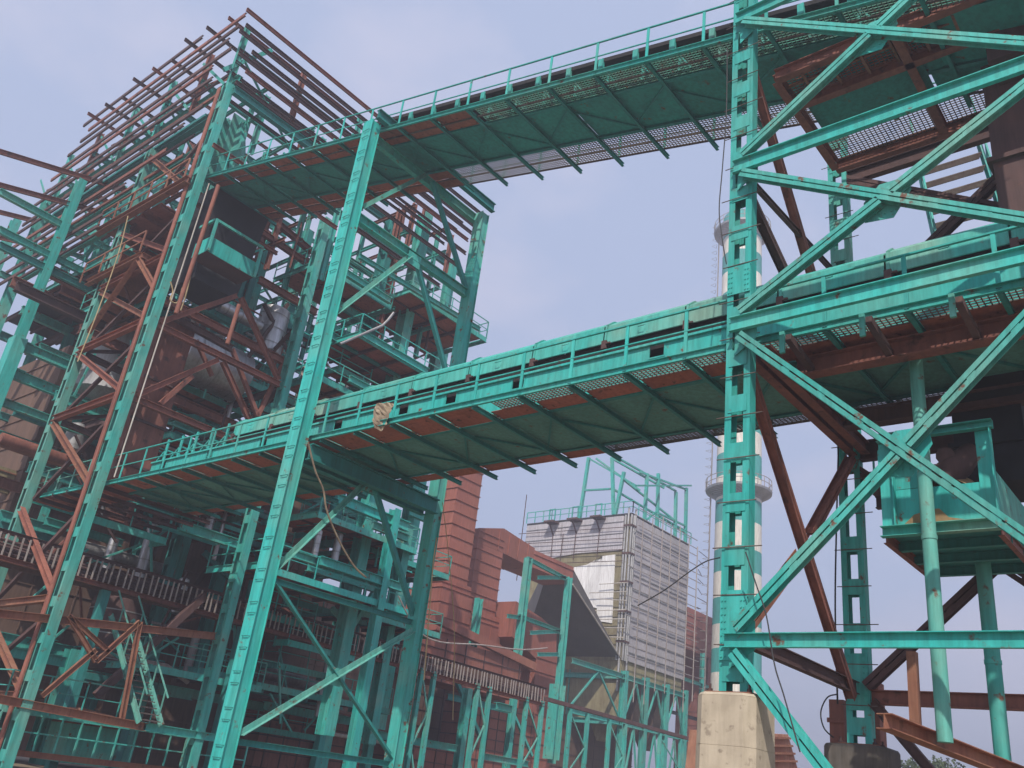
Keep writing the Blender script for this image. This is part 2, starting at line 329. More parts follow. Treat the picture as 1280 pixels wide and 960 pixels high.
# upper, climbing gallery
UG = thing('conveyor_gallery', 'upper sloping turquoise conveyor gallery climbing to the top of the steel frame building', 'conveyor', (17.2, 20, 22))
zu = lambda y: 19.39 + .2345*(y - 7.85)
yu = [12.02 + 1.715*k for k in range(-6, 14)]
gallery_common(UG, zu, 15.0, 18.85, yu, 1.2, 34.9, 15.92, 17.75, 'soffit', 'teal_deep')
m = MB(); grate(m, 15.07, 15.88, 1.6, 17.0, zu); m.build('walkway_grating', 'grating_sunlit', UG)
m = MB(); grate(m, 17.82, 18.78, 6.9, 20.5, zu); m.build('walkway_grating', 'grating', UG)
for k in range(len(yu)-1):
    if yu[k] > 16.8:
        m = MB(); plate_seg(m, 15.08, 15.5, yu[k]+.04, yu[k+1]-.04, zu); plate_seg(m, 15.52, 15.88, yu[k]+.04, yu[k+1]-.04, zu); m.build('floor_plate', 'rust_plate', UG)
    if yu[k] > 19: m = MB(); plate_seg(m, 17.83, 18.28, yu[k]+.04, yu[k+1]-.04, zu); plate_seg(m, 18.3, 18.78, yu[k]+.04, yu[k+1]-.04, zu); m.build('floor_plate', 'rust_plate', UG)
    for xb_ in (15.5, 18.3): m = MB(); m.bar((xb_, yu[k], zu(yu[k])-.06), (xb_, yu[k+1], zu(yu[k+1])-.06), .035, .05); m.build('floor_bearer', 'grating', UG)
handrail((15.0, yu[0], zu(yu[0])), (15.0, yu[-1], zu(yu[-1])), 1.12, len(yu)-1, UG, 'teal_clean', .05)
m = MB(); m.bar((15.1, yu[0], zu(yu[0])+.08), (15.1, yu[-1], zu(yu[-1])+.08), .012, .12); m.build('toe_board', 'teal', UG)
handrail((18.85, yu[0], zu(yu[0])), (18.85, yu[-1], zu(yu[-1])), 1.12, len(yu)-1, UG, 'teal', .05)
m = MB(); m.chan((15.72, 2, zu(2)+.62), (15.72, 34, zu(34)+.62), .07, .10); m.chan((17.6, 2, zu(2)+.62), (17.6, 34, zu(34)+.62), .07, .10, side=-1); m.build('belt_stringer', 'teal', UG)
m = MB(); m.hexa([(15.45, 2, zu(2)+.80), (16.3, 2, zu(2)+.74), (16.3, 23, zu(23)+.74), (15.45, 23, zu(23)+.80), (15.45, 2, zu(2)+.94), (16.3, 2, zu(2)+.83), (16.3, 23, zu(23)+.83), (15.45, 23, zu(23)+.94)])
m.hexa([(16.3, 2, zu(2)+.78), (17.3, 2, zu(2)+.78), (17.3, 24, zu(24)+.78), (16.3, 24, zu(24)+.78), (16.3, 2, zu(2)+.83), (17.3, 2, zu(2)+.83), (17.3, 24, zu(24)+.83), (16.3, 24, zu(24)+.83)])
m.build('belt', 'belt', UG)
for k in range(26):
    y = 2.5 + k*1.2; z = zu(y); m = MB()
    m.bar((15.74, y, z+.02), (15.74, y, z+.56), .07, .06); m.bar((17.6, y, z+.02), (17.6, y, z+.56), .07, .06); m.bar((15.74, y-.35, z-.05), (15.74, y-.02, z+.5), .05, .04)
    m.box(15.40, 15.5, y, y+.16, z+.55, z+.9) if y < 24 else None; m.tube([(15.62, y+.15, z+.86), (16.2, y+.15, z+.70), (17.0, y+.15, z+.70), (17.6, y+.15, z+.86)], .05, 8); m.build('idler_stand', 'teal', UG)

# ------------------------------------------------------------------ portal frame under both galleries
PF = thing('portal_frame', 'tall turquoise two-legged portal frame carrying both galleries at mid span', 'steel frame', (17.6, 21.5, 0))
def boxcol(cx, cy, z0, z1, wy, dx, parent, matn, rung=True):
    m = MB(); m.box(cx-dx/2, cx+dx/2, cy-wy/2+.06, cy-wy/2+.08, z0, z1); m.box(cx-dx/2, cx+dx/2, cy+wy/2-.08, cy+wy/2-.06, z0, z1)
    m.box(cx-dx/2-.016, cx-dx/2-.001, cy-wy/2, cy+wy/2, z0, z1); m.box(cx+dx/2+.001, cx+dx/2+.016, cy-wy/2, cy+wy/2, z0, z1)
    o = m.build('column', matn, parent)
    if rung:
        z = z0+.5; x = cx-dx/2-.016; k = 0
        while z < z1-.2:
            m = MB(); m.tube([(x, cy-wy/2+.03, z), (x-.045, cy-wy/2+.05, z), (x-.045, cy+wy/2-.16, z), (x, cy+wy/2-.14, z)], .012, 6)
            z += .3 if k % 2 else .62; k += 1; m.build('rung', 'teal_deep', o)
    m = MB(); m.box(cx-dx/2-.1, cx+dx/2+.1, cy-wy/2-.06, cy+wy/2+.06, z0-.03, z0-.001); m.build('base_plate', matn, o)
    return o
boxcol(14.6, 21.55, .4, 22.55, .50, .36, PF, 'teal_clean'); boxcol(20.6, 21.5, .4, 22.4, .46, .34, PF, 'teal', False)
def pbar(a, b, kind, matn, w=.2, h=.2, name='beam'):
    m = MB(); getattr(m, kind)(a, b, w, h) if kind in ('ibeam', 'chan') else m.angle(a, b, w); return m.build(name, matn, PF)
pbar((14.45, 21.15, 22.72), (20.85, 21.15, 22.72), 'ibeam', 'teal_deep', .2, .38); pbar((14.6, 21.75, 22.2), (20.5, 21.75, 22.2), 'ibeam', 'teal', .2, .36)
pbar((14.85, 21.5, 18.62), (20.4, 21.5, 18.62), 'ibeam', 'teal', .22, .34); pbar((14.85, 21.2, 10.06), (20.4, 21.2, 10.06), 'ibeam', 'teal_deep', .26, .5)
pbar((14.85, 21.8, 10.06), (20.4, 21.8, 10.06), 'ibeam', 'teal_deep', .22, .46)
pbar((14.85, 21.5, 6.2), (20.4, 21.5, 6.2), 'ibeam', 'teal_deep', .14, .16); pbar((14.85, 21.5, 1.95), (20.4, 21.5, 1.95), 'ibeam', 'teal_deep', .14, .16)
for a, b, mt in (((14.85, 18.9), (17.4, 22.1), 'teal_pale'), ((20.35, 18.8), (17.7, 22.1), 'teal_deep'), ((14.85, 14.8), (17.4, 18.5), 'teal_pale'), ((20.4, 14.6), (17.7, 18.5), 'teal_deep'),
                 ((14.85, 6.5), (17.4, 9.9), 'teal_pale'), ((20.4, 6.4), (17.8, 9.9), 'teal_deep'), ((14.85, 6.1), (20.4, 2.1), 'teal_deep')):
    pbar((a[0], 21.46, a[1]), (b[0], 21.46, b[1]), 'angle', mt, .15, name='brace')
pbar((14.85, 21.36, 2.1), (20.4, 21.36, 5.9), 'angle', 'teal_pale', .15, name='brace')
for x, z in ((17.55, 18.45), (17.6, 4.05), (17.6, 9.95)):
    m = MB(); m.plate([(x-.3, 21.40, z-.25), (x+.3, 21.40, z-.25), (x+.3, 21.40, z+.25), (x-.3, 21.40, z+.25)], (0, .015, 0)); m.build('gusset', 'teal', PF)

# ------------------------------------------------------------------ braced tower at the right
TW = thing('support_tower', 'big braced turquoise and rust-brown tower at the right carrying both galleries', 'steel tower', (17.6, 4.2, 3.5))
YC, YD = 7.22, 1.15
for cx, cy, mt, z0 in ((14.6, YC, 'teal_clean', 3.55), (20.5, YC, 'teal', 3.4), (14.6, YD, 'teal_clean', 3.55), (20.5, YD, 'teal', 3.4)):
    m = MB(); batten_column(m, cx, cy, z0, 22.6, .52, .25, 1.0, .135, .36); o = m.build('column', mt, TW)
    rungs(o, 'grating', cx, cy, z0+.8, 22, .52, .86, .16, cx-.16)
    for za, zb in ((4.1, 5.3), (11.4, 12.1)): 
        m = MB(); m.box(cx-.155, cx-.146, cy-.25, cy+.25, za, zb)
        for i in range(int((zb-za)/.12)):
            for yy_ in (-.21, -.15, .15, .21): m.tube([(cx-.154, cy+yy_, za+.06+.12*i), (cx-.172, cy+yy_, za+.06+.12*i)], .016, 6)
        m.build('splice_plate', mt, o)
XF = 14.30
for z, h in ((4.4, .24), (10.6, .32), (14.55, .34), (19.0, .34), (22.5, .3)):
    m = MB(); m.chan((XF+.04, YD, z), (XF+.04, YC+.1, z), .1, h, side=-1); m.build('beam', 'teal_clean', TW)
def face_x(z0, z1, first_through=True):
    a = V3(XF, YC-.12, z0); b = V3(XF, YD+.1, z1); c = V3(XF, YC-.12, z1); d = V3(XF, YD+.1, z0)
    mid = (a+b)/2; dn = (b-a).normalized()
    m = MB(); m.dbl(c, d, .20, .03, (1, 0, 0)); m.build('brace', 'teal', TW)
    for p, q in ((a, mid - dn*.12), (mid + dn*.12, b)): m = MB(); m.dbl(p, q, .20, .03, (1, 0, 0)); m.build('brace', 'teal', TW)
    t = .014; m = MB(); w_, h_ = .44, .42
    m.plate([(XF+.115, mid.y+w_, mid.z-.36*1), (XF+.115, mid.y-w_*.2, mid.z-h_*1.0), (XF+.115, mid.y-w_, mid.z+.1), (XF+.115, mid.y-w_*.9, mid.z+.42), (XF+.115, mid.y+w_*.3, mid.z+h_), (XF+.115, mid.y+w_, mid.z+.1)], (t, 0, 0)); 
    for q in range(5):
        for s_ in (-1, 1): m.tube([(XF+.113, mid.y+s_*(.06+.075*q), mid.z - .28 + .02*q), (XF+.09, mid.y+s_*(.06+.075*q), mid.z - .28+.02*q)], .014, 6)
    m.build('gusset', 'teal_clean', TW)
face_x(4.6, 10.3); face_x(10.85, 14.3); face_x(14.8, 18.8)
m = MB(); m.dbl((XF, YC-.1, 4.2), (XF, 4.2, .9), .20, .03, (1, 0, 0)); m.build('brace', 'teal_clean', TW)
for cz in (4.45, 10.45, 14.5, 18.8):
    m = MB(); m.plate([(XF+.118, YC+.05, cz-.5), (XF+.118, YC-.42, cz-.18), (XF+.118, YC-.42, cz+.3), (XF+.118, YC+.05, cz+.5)], (.014, 0, 0)); m.build('gusset', 'teal_clean', TW)
# brown side bracing C-D and far face
def twbar(a, b, matn, w=.22, up=(0, 1, 0), name='brace'):
    m = MB(); m.dbl(a, b, w, .03, up); m.build(name, matn, TW)
xa, xb = 14.85, 20.3
twbar((xa, YC, 9.95), (xb-.3, YC, 4.3), 'primer'); twbar((xb, YC-.1, 9.9), (17.7, YC-.1, 7.25), 'primer_pink'); twbar((17.2, YC-.1, 6.7), (xa, YC-.1, 4.8), 'primer_orange')
twbar((xa, YC, 18.0), (xb-.5, YC, 12.4), 'primer'); twbar((xa, YC+.05, 14.3), (xb-.9, YC+.05, 12.0), 'primer_dark')
m = MB(); m.ibeam((xa, YC, 14.6), (xb, YC, 15.0), .1, .14); m.build('beam', 'primer_dark', TW)
m = MB(); m.ibeam((xa, YC, 4.55), (xb, YC, 4.55), .16, .26); m.build('beam', 'primer_dark', TW)
for y in (YC-.15, YC-.45):
    m = MB(); m.ibeam((xa-.1, y, 10.08), (xb, y, 10.08), .2, .3); m.build('beam', 'primer', TW)
twbar((20.5, YC-.2, 18.3), (20.5, YD, 14.6), 'primer_dark', .26, (1, 0, 0)); twbar((20.45, YC-.2, 13.7), (20.45, YD, 18.6), 'primer_dark', .26, (1, 0, 0))
twbar((20.5, YC-.2, 9.6), (20.5, YD, 4.6), 'primer_dark', .24, (1, 0, 0)); twbar((20.4, YC-.2, 4.6), (20.4, YD, 9.9), 'primer_dark', .24, (1, 0, 0))
for z, h, mt in ((4.4, .3, 'primer'), (9.35, .34, 'primer_dark'), (18.35, .4, 'primer_dark'), (10.1, .5, 'primer_dark')):
    m = MB(); m.ibeam((20.5, YC-.2, z), (20.5, YD, z), .2, h); m.build('beam', mt, TW)
m = MB(); m.ibeam((20.4, YC-.3, 4.3), (20.4, 4.3, 1.2), .16, .2); m.build('brace', 'primer_dark', TW)
# loading platform under the upper gallery inside the tower
PZ = 18.25
m = MB()
for p, q, h in (((15.8, .9, PZ), (15.8, 7.0, PZ), .34), ((19.75, .9, PZ), (19.75, 7.0, PZ), .34), ((16.95, .9, PZ), (16.95, 7.0, PZ), .3)): m.ibeam(p, q, .2, h)
for p, q in (((15.85, 7.0, PZ), (19.7, 7.0, PZ)), ((15.85, 4.2, PZ), (19.7, 4.2, PZ)), ((15.85, 1.4, PZ), (19.7, 1.4, PZ))): m.ibeam(p, q, .2, .3)
m.build('platform_beams', 'primer', TW)
m = MB()
for k in range(9): m.bar((15.9, 1+.68*k, PZ+.05), (16.9, 1+.68*k, PZ+.05), .06, .07)
m.bar((16.35, .9, PZ+.08), (16.35, 6.9, PZ+.08), .05, .05); m.build('platform_joists', 'primer_orange', TW)
m = MB(); grate(m, 15.9, 16.9, .9, 6.9, lambda y: PZ+.14, .09, .11); m.build('platform_grating', 'primer_pink', TW)
m = MB(); grate(m, 18.75, 19.7, .9, 6.9, lambda y: PZ+.14, .09, .11); m.build('platform_grating', 'grating', TW)
m = MB(); m.box(17.05, 18.7, 2.1, 3.95, PZ+.16, PZ+.18); m.box(17.05, 18.7, 4.0, 6.8, PZ+.12, PZ+.14); m.build('platform_plate', 'soffit', TW)
m = MB(); m.box(16.9, 18.6, .3, 2.6, PZ-.9, PZ+.1); m.box(16.2, 19.9, .2, 1.6, PZ+.3, PZ+2.4); m.build('head_chute', 'primer_dark', TW)
# rust strip beams and brackets under the lower gallery between the tower legs
m = MB(); m.ibeam((15.95, YD, 10.2), (15.95, YC-.6, 10.2), .3, .4); m.build('beam', 'primer', TW)
m = MB(); m.ibeam((18.6, YD, 10.1), (18.6, YC-.6, 10.1), .3, .4); m.build('beam', 'primer_dark', TW)
for y in (6.3, 4.75, 3.2, 1.7):
    m = MB(); m.bar((14.75, y, 10.3), (15.9, y, 10.12), .12, .16); m.build('bracket', 'primer_dark', TW)
    m = MB(); m.bar((14.70, y+.1, 9.95), (14.70, y+.1, 10.42), .06, .1, (0, 1, 0)); m.build('cleat', 'teal', TW)

# pedestals
def pedestal(x, y, top, wd, ln, mt, label, group, rot=0):
    m = MB(); c = .16; z0 = -.2
    ring = lambda s, z: [(x-wd/2*s+c, y-ln/2*s, z), (x+wd/2*s-c, y-ln/2*s, z), (x+wd/2*s, y-ln/2*s+c, z), (x+wd/2*s, y+ln/2*s-c, z), (x+wd/2*s-c, y+ln/2*s, z), (x-wd/2*s+c, y+ln/2*s, z), (x-wd/2*s, y+ln/2*s-c, z), (x-wd/2*s, y-ln/2*s+c, z)]
    zz_ = [z0, 1.15, 1.95, 2.7, top-.05]
    for i in range(4): k0 = 1.05 - .012*i; m.prism(ring(k0, zz_[i]+.006), ring(k0-.006, zz_[i+1]-.006)); m.prism(ring(k0-.02, zz_[i+1]-.0055), ring(k0-.02, zz_[i+1]+.0055))
    m.prism(ring(1, top-.044), ring(.955, top))
    t = thing('concrete_pedestal', label, 'pedestal', (x, y, 0), group); m.build('block', mt, t)
    m = MB(); m.box(x-.3, x+.3, y-.42, y+.42, top+.001, top+.04); m.build('base_plate', 'primer_orange', t)
    for a_ in (-.24, .24):
        for b_ in (-.36, .36): m = MB(); m.tube([(x+a_, y+b_, top+.041), (x+a_, y+b_, top+.16)], .022, 8); m.tube([(x+a_, y+b_, top+.042), (x+a_, y+b_, top+.085)], .045, 6); m.build('anchor_bolt', 'primer_dark', t)
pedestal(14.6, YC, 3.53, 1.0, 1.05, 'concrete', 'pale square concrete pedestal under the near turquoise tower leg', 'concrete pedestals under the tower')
pedestal(20.5, YC, 3.38, 1.15, 1.3, 'concrete_dark', 'dark concrete pedestal under the rear turquoise tower leg', 'concrete pedestals under the tower')
for px, py in ((14.6, 21.55), (20.6, 21.5)):
    pass

# ------------------------------------------------------------------ hopper box, pipes, chutes and stairs at the tower
HB = thing('dust_hopper', 'open turquoise dust hopper with sand spilling over its rim, hung inside the right tower', 'hopper', (17, 4.5, 6.8))
bx0, bx1, by0, by1, bz = 16.9, 20.1, 3.35, 5.38, 6.98
m = MB(); m.box(bx0, bx0+.02, by0, by1, bz, 7.72); m.build('side_panel', 'teal_clean', HB)
m = MB(); m.box(bx0, bx0+.02, 4.55, by1, 7.73, 8.6); m.build('side_panel', 'teal_clean', HB)
m = MB(); m.box(bx0+.021, bx1, by0, by0+.02, bz, 7.9); m.build('end_panel', 'teal', HB)
m = MB(); m.box(bx0+.021, bx1, by1-.02, by1, bz, 7.7); m.build('end_panel', 'teal', HB)
m = MB(); m.box(bx1-.02, bx1+.001, by0+.021, by1-.021, bz, 7.9); m.build('side_panel', 'teal', HB)
for y in (by0, by1-.28):
    m = MB(); m.box(bx0-.02, bx0-.005, y, y+.28, bz, 8.7); m.box(bx0-.16, bx0-.021, y, y+.02, bz, 8.7); m.build('post', 'teal_clean', HB)
m = MB(); m.chan((bx0-.04, by1, 8.78), (bx0-.04, by0-.05, 8.78), .14, .16, side=1); m.build('top_rail', 'teal', HB)
m = MB(); m.chan((bx0-.04, by1, bz-.10), (bx0-.04, by0-.1, bz-.10), .16, .2, side=1); m.build('bottom_rail', 'teal_dusty', HB)
m = MB(); m.box(bx0+.15, bx1, by0, by1, bz-.06, bz-.03); m.build('bottom_plate', 'teal_deep', HB)
for x in (bx0+.75, bx0+1.7, bx1-.5): m = MB(); m.ibeam((x, by0, bz-.16), (x, by1, bz-.16), .12, .18); m.build('bottom_beam', 'teal_deep', HB)
for y in (by0+.03, by1-.03): m = MB(); m.ibeam((bx0+.05, y, bz-.17), (bx1+.1, y, bz-.17), .1, .2); m.build('bottom_beam', 'primer', HB)
m = MB(); n = 14; m.v = [(bx0+.1 + 2.9*i/(n-1), by0+.1 + (by1-by0-.2)*j/(n-1), 7.45 + .75*math.exp(-((i/(n-1)-.25)**2*9 + (j/(n-1)-.45)**2*7)) + R_.uniform(-.03, .03)) for i in range(n) for j in range(n)]
m.f = [(i*n+j, (i+1)*n+j, (i+1)*n+j+1, i*n+j+1) for i in range(n-1) for j in range(n-1)]; m.plate([(bx0+.1, by0+.1, 7.2), (bx1-.2, by0+.1, 7.2), (bx1-.2, by1-.1, 7.2), (bx0+.1, by1-.1, 7.2)], (0, 0, .02)); m.build('sand_heap', 'sand', HB, True)
m = MB()
for px, py, r in ((4.9, .06, .35), (4.7, .05, .3), (4.45, .07, .22)): m.tube([(bx0-.035, px, bz+.02), (bx0-.004, px, bz+.02)], r, 12)
SP = thing('sand_spill', 'brown sand crusted on the lower front edge of the open turquoise hopper', 'sand', (bx0, 4.6, bz))
m = MB(); m.plate([(bx0-.022, 5.05, bz+.0), (bx0-.022, 4.95, bz+.08), (bx0-.022, 4.80, bz+.22), (bx0-.022, 4.5, bz+.30), (bx0-.022, 4.35, bz+.30), (bx0-.022, 4.2, bz+.12), (bx0-.022, 3.9, bz+.05), (bx0-.022, 3.6, bz+.04), (bx0-.022, 3.5, bz)], (.02, 0, 0)); m.build('crust', 'sand', SP)
m = MB(); m.tube([(17.1, 4.35, 7.9), (17.25, 4.0, 8.25), (17.5, 3.85, 8.55)], [.28, .26, .2], 14)
m.tube([(17.0, 4.2, 8.35), (17.4, 4.2, 8.35)], .17, 12); single(m, 'motor_drum', 'primer_dark', 'round rusty drum motor half buried in the sand of the hopper', 'motor', (17.2, 4.1, 8.1), smooth=True)
def pipe(px0, py0, px1, py1, X, r, mt, label, z0=None):
    a = at(px0, py0, 0, X); b = at(px1, py1, 0, X); b.x = a.x; b.y = (a.y+b.y)/2; a.y = b.y
    m = MB(); m.tube([(a.x, a.y, z0 if z0 is not None else b.z), (a.x, a.y, a.z)], r, 16); p = thing('steel_pipe', label, 'pipe', (a.x, a.y, 0), 'turquoise pipes through the right tower'); m.build('pipe_wall', mt, p, True)
    m = MB(); zz = (a.z*.45+b.z*.55); m.tube([(a.x, a.y, zz-.04), (a.x, a.y, zz+.04)], r+.012, 16); m.build('weld_collar', mt, p, True)
pipe(1143, 415, 1180, 928, 16.5, .125, 'teal_pale', 'vertical turquoise pipe passing in front of the sand-filled hopper')
pipe(1228, 690, 1253, 952, 19.0, .14, 'teal', 'vertical turquoise pipe coming down from beneath the hopper')
m = MB(); m.bar(at(1140, 815, 0, 17.2), at(1145, 912, 0, 17.2), .16, .16); single(m, 'hanging_post', 'primer_orange', 'short rust-brown post hanging below the horizontal turquoise tower beam', 'post', at(1145, 912, 0, 17.2), smooth=False)
m = MB(); m.ibeam(at(1105, 901, 0, 15.4), at(1300, 978, 0, 19.9), .28, .24); single(m, 'slanted_beam', 'primer_orange', 'rusty brown beam sloping beneath the two turquoise pipes at the right tower', 'beam', at(1105, 901, 0, 15.4))
m = MB(); m.ibeam((20.0, 3.6, 1.5), (20.0, 3.6, 4.3), .25, .25); single(m, 'steel_post', 'primer_orange', 'rusty upright post at the bottom right corner by the tower', 'post', (20, 3.6, 1.5))
BC = thing('discharge_chute', 'large black discharge chute dropping through the lower gallery in the right tower', 'chute', (18.6, 3.4, 8.6))
m = MB(); m.box(18.6, 20.0, 3.1, 4.4, 8.3, 10.0); m.build('lower_duct', 'black', BC)
m = MB(); m.prism([(18.6, 3.1, 10.01), (20.0, 3.1, 10.01), (20.0, 4.4, 10.01), (18.6, 4.4, 10.01)], [(18.1, 1.2, 13.2), (20.2, 1.2, 13.2), (20.2, 3.6, 13.2), (18.1, 3.6, 13.2)]); m.build('sloped_duct', 'black', BC)
m = MB(); m.box(17.8, 20.1, .6, 2.9, 13.21, 18.1); m.build('upper_duct', 'primer_dark', BC)
m = MB(); m.box(17.7, 20.2, .5, 3.0, 15.3, 15.42); m.build('flange', 'primer_dark', BC)
m = MB(); m.box(18.5, 20.1, 3.0, 4.5, 9.1, 9.2); m.build('flange', 'black', BC)
def stair(name, label, a, b, wid, side, n, mt, tm='grating', group='steel stair flights'):
    a = Vector(a); b = Vector(b); side = Vector(side).normalized(); t = thing(name, label, 'stairs', a, group)
    for s in (-wid/2, wid/2): m = MB(); m.chan(a + side*s, b + side*s, .07, .22, side=1 if s > 0 else -1); m.build('stringer', mt, t)
    for i in range(n):
        c = a + (b-a)*((i+.5)/n); m = MB(); fw = Vector((b.x-a.x, b.y-a.y, 0)); fw = fw.normalized() if fw.length > .05 else side.cross(Vector((0, 0, 1)))
        for k in range(5): e = c + fw*(-.11+.055*k); m.bar(e - side*(wid/2-.08), e + side*(wid/2-.08), .02, .03)
        m.bar(c - side*(wid/2-.09) + fw*.13, c + side*(wid/2-.09)+fw*.13, .012, .04); m.bar(c - side*(wid/2-.09) - fw*.13, c + side*(wid/2-.09) - fw*.13, .012, .04); m.build('tread', tm, t)
    for s in (-wid/2, wid/2):
        m = MB(); d = (b-a).normalized(); up = Vector((0, 0, 1)); m.bar(a+side*s+up*1.0, b+side*s+up*1.0, .05, .05)
        for i in range(4): c = a + (b-a)*((i+.3)/4) + side*s; m.bar(c+up*.1, c+up*.97, .045, .045)
        m.build('handrail', mt, t)
    return t
stair('steel_stair', 'steel stair with turquoise strings and grating treads climbing behind the upper tower braces', at(1219, 320, 0, 21.6), at(1178, 168, 0, 23.2), 1.75, (0, 1, 0), 9, 'teal')
stair('steel_stair', 'steel stair with dark wide treads behind the black chute at the right edge', at(1290, 690, 0, 21.8), at(1240, 470, 0, 23.6), 1.9, (0, 1, 0), 9, 'teal', 'primer_dark')
HL = thing('side_landing', 'rust-brown landing with turquoise railing behind the lower gallery in the right tower', 'landing', (21, 5, 9.4))
m = MB(); m.box(20.75, 22.2, 1.0, 7.2, 9.5, 9.54); m.build('floor', 'primer_dark', HL)
m = MB(); rail_mesh(m, (22.15, 1.1, 9.54), (22.15, 7.2, 9.54), 1.1, 1.9); m.build('handrail', 'teal', HL)
m = MB(); m.ibeam((22.2, .8, 9.35), (22.2, 7.2, 9.35), .18, .3); m.build('edge_beam', 'primer_dark', HL)

# ------------------------------------------------------------------ lattice tower carrying the far end of the galleries
LT = thing('lattice_tower', 'tall laced tower of turquoise columns and rusty braces at the far end of the galleries', 'steel tower', (17.6, 37, 0))
YE, YF = 34.0, 40.3
for cx, cy, z1, mt in ((14.6, YE, 30.6, 'teal'), (14.6, YF, 29.3, 'teal_pale'), (21.6, YE, 27.2, 'teal'), (22.2, YF+.6, 27, 'teal_deep')):
    m = MB(); batten_column(m, cx, cy, .3, z1, .56, .36, 1.3, .13, .38); o = m.build('column', mt, LT)
    m = MB(); m.box(cx-.30, cx-.24, cy+.16, cy+.42, .4, z1-.2)
    if cx < 15 and cy < 36: m.build('cover_plate', 'primer_pink', o)
def ltb(a, b, mt, w=.2, name='brace', kind='ibeam'):
    m = MB(); m.ibeam(a, b, w, w*1.1) if kind == 'ibeam' else m.angle(a, b, w); m.build(name, mt, LT)
zz = [2.6, 6.0, 10.2, 14.2, 17.6, 20.9, 24.2, 29.0]
for i in range(len(zz)-1):
    z0, z1 = zz[i], zz[i+1]; zm = (z0+z1)/2; x = 14.42
    if i not in (2, 6): ltb((x, YE+.3, z0), (x, YF-.3, z0-.1), 'primer_orange' if i < 3 else 'primer_pink', .24, 'beam')
    ltb((x, YF-.35, z0+.25), (x, YE+2.9, zm), 'primer_orange' if i < 3 else 'primer_pink', .22) if 0 else None
    ltb((x, YF-.35, z1-.25), (x, YE+.35, z0+.3), 'primer_pink' if i % 2 else 'primer_orange', .22)
    ltb((x+.3, YE+.35, z1-.3), (x+.3, YF-.35, z0+.25), 'primer_dark', .15, kind='angle')
for i in (3, 4):
    z0, z1 = zz[i], zz[i+1]; y = YE-.05
    if i in (1,): continue
    ltb((14.9, y, z0), (21.3, y, z0), 'primer', .24, 'beam'); ltb((15, y, z0+.2), (18, y, z1-.2), 'primer'); ltb((21.2, y, z0+.2), (18.2, y, z1-.2), 'primer')
    ltb((21.6, YE+.3, z0), (22.0, YF, z0), 'primer_dark', .24, 'beam'); ltb((21.6, YE+.3, z1), (22.0, YF, z0), 'primer_dark', .15)
    ltb((14.9, YF, z0), (21.8, YF+.4, z0), 'primer_dark', .24, 'beam'); ltb((14.9, YF, z0+.2), (21.8, YF+.4, z1), 'primer_dark', .15)
ltb(at(-20, 765, 1, YE), (21.3, YE, 6.0), 'primer_orange', .26, 'beam')
for a, b in (((186-50, 940-125), (86, 770)), ((120, 827), (175, 777)), ((175, 777), (152, 900)), ((120, 827), (86, 770)), ((52, 870), (120, 812)),):
    p, q = at(*a, 1, YE-.1), at(*b, 1, YE-.1); ltb(p, q, 'primer_orange', .16)
ltb(at(-20, 870, 1, YE-.2), at(182, 909, 1, YE-.2), 'primer_orange', .26, 'beam'); ltb(at(180, 908, 1, YE-.2), at(268, 922, 1, YE-.2), 'teal_clean', .26, 'beam')
# rusty head platform just under the upper gallery
for px in range(4):
    ltb((14.45, 35+1.7*px, 24.5), (20, 35+1.7*px, 24.5), 'primer', .16, 'joist')
ltb((14.2, YE, 24.75), (14.2, 42.5, 24.75), 'primer_orange', .3, 'edge_beam'); ltb((14.2, 36.2, 21.4), (14.2, 41.3, 21.4), 'primer_orange', .24, 'edge_beam')
ltb((14.2, 36.2, 21.4), (17.3, 36.2, 21.4), 'primer_orange', .24, 'edge_beam')
ltb((14.2, 36.3, 21.2), (14.5, 34.4, 19.3), 'primer_orange', .2); ltb((14.2, 36.4, 21.2), (14.5, 39.8, 18.5), 'primer_orange', .2)
m = MB(); m.box(14.5, 17.6, 36.8, 42, 24.7, 24.73); m.build('floor_plate', 'primer', LT)
m = MB(); m.box(14.4, 16.8, 36.3, 41.2, 21.55, 21.58); m.build('floor_plate', 'primer', LT)
m = MB(); rail_mesh(m, (14.1, 34.3, 24.9), (14.1, 42.4, 24.9), 1.1, 1.6, .06); m.build('handrail', 'primer_orange', LT)
m = MB(); rail_mesh(m, (14.1, 36.3, 21.6), (14.1, 42, 21.6), 1.1, 2.0, .06); m.build('handrail', 'primer_orange', LT)
# chute, little hopper and pipes hanging in it
m = MB(); m.prism([(15.9, 34.2, 20.6), (18.1, 34.2, 20.6), (18.1, 36.4, 20.6), (15.9, 36.4, 20.6)], [(15.6, 34.2, 25.4), (18.6, 34.2, 25.4), (18.6, 36.6, 25.4), (15.6, 36.6, 25.4)])
single(m, 'discharge_chute', 'black', 'dark black chute under the far end of the upper gallery', 'chute', (17, 35, 20.6))
TH = thing('access_basket', 'small turquoise box platform hung in front of the black chute below the upper gallery', 'platform', (16.7, 33, 21.3))
x0, x1, y0, y1, z0 = 15.5, 17.95, 32.9, 34.15, 21.35
m = MB(); m.box(x0, x1, y0, y0+.02, z0, z0+.75); m.build('front_panel', 'teal_clean', TH)
m = MB(); m.box(x0-.02, x0-.001, y0, y1, z0, z0+.75); m.build('side_panel', 'teal_clean', TH)
m = MB(); m.box(x0, x1, y0+.021, y1, z0-.03, z0-.001); m.build('floor', 'primer_dark', TH)
for x in (x0, x1): m = MB(); m.bar((x, y0-.05, z0), (x, y0-.05, z0+1.65), .12, .12); m.build('post', 'teal', TH)
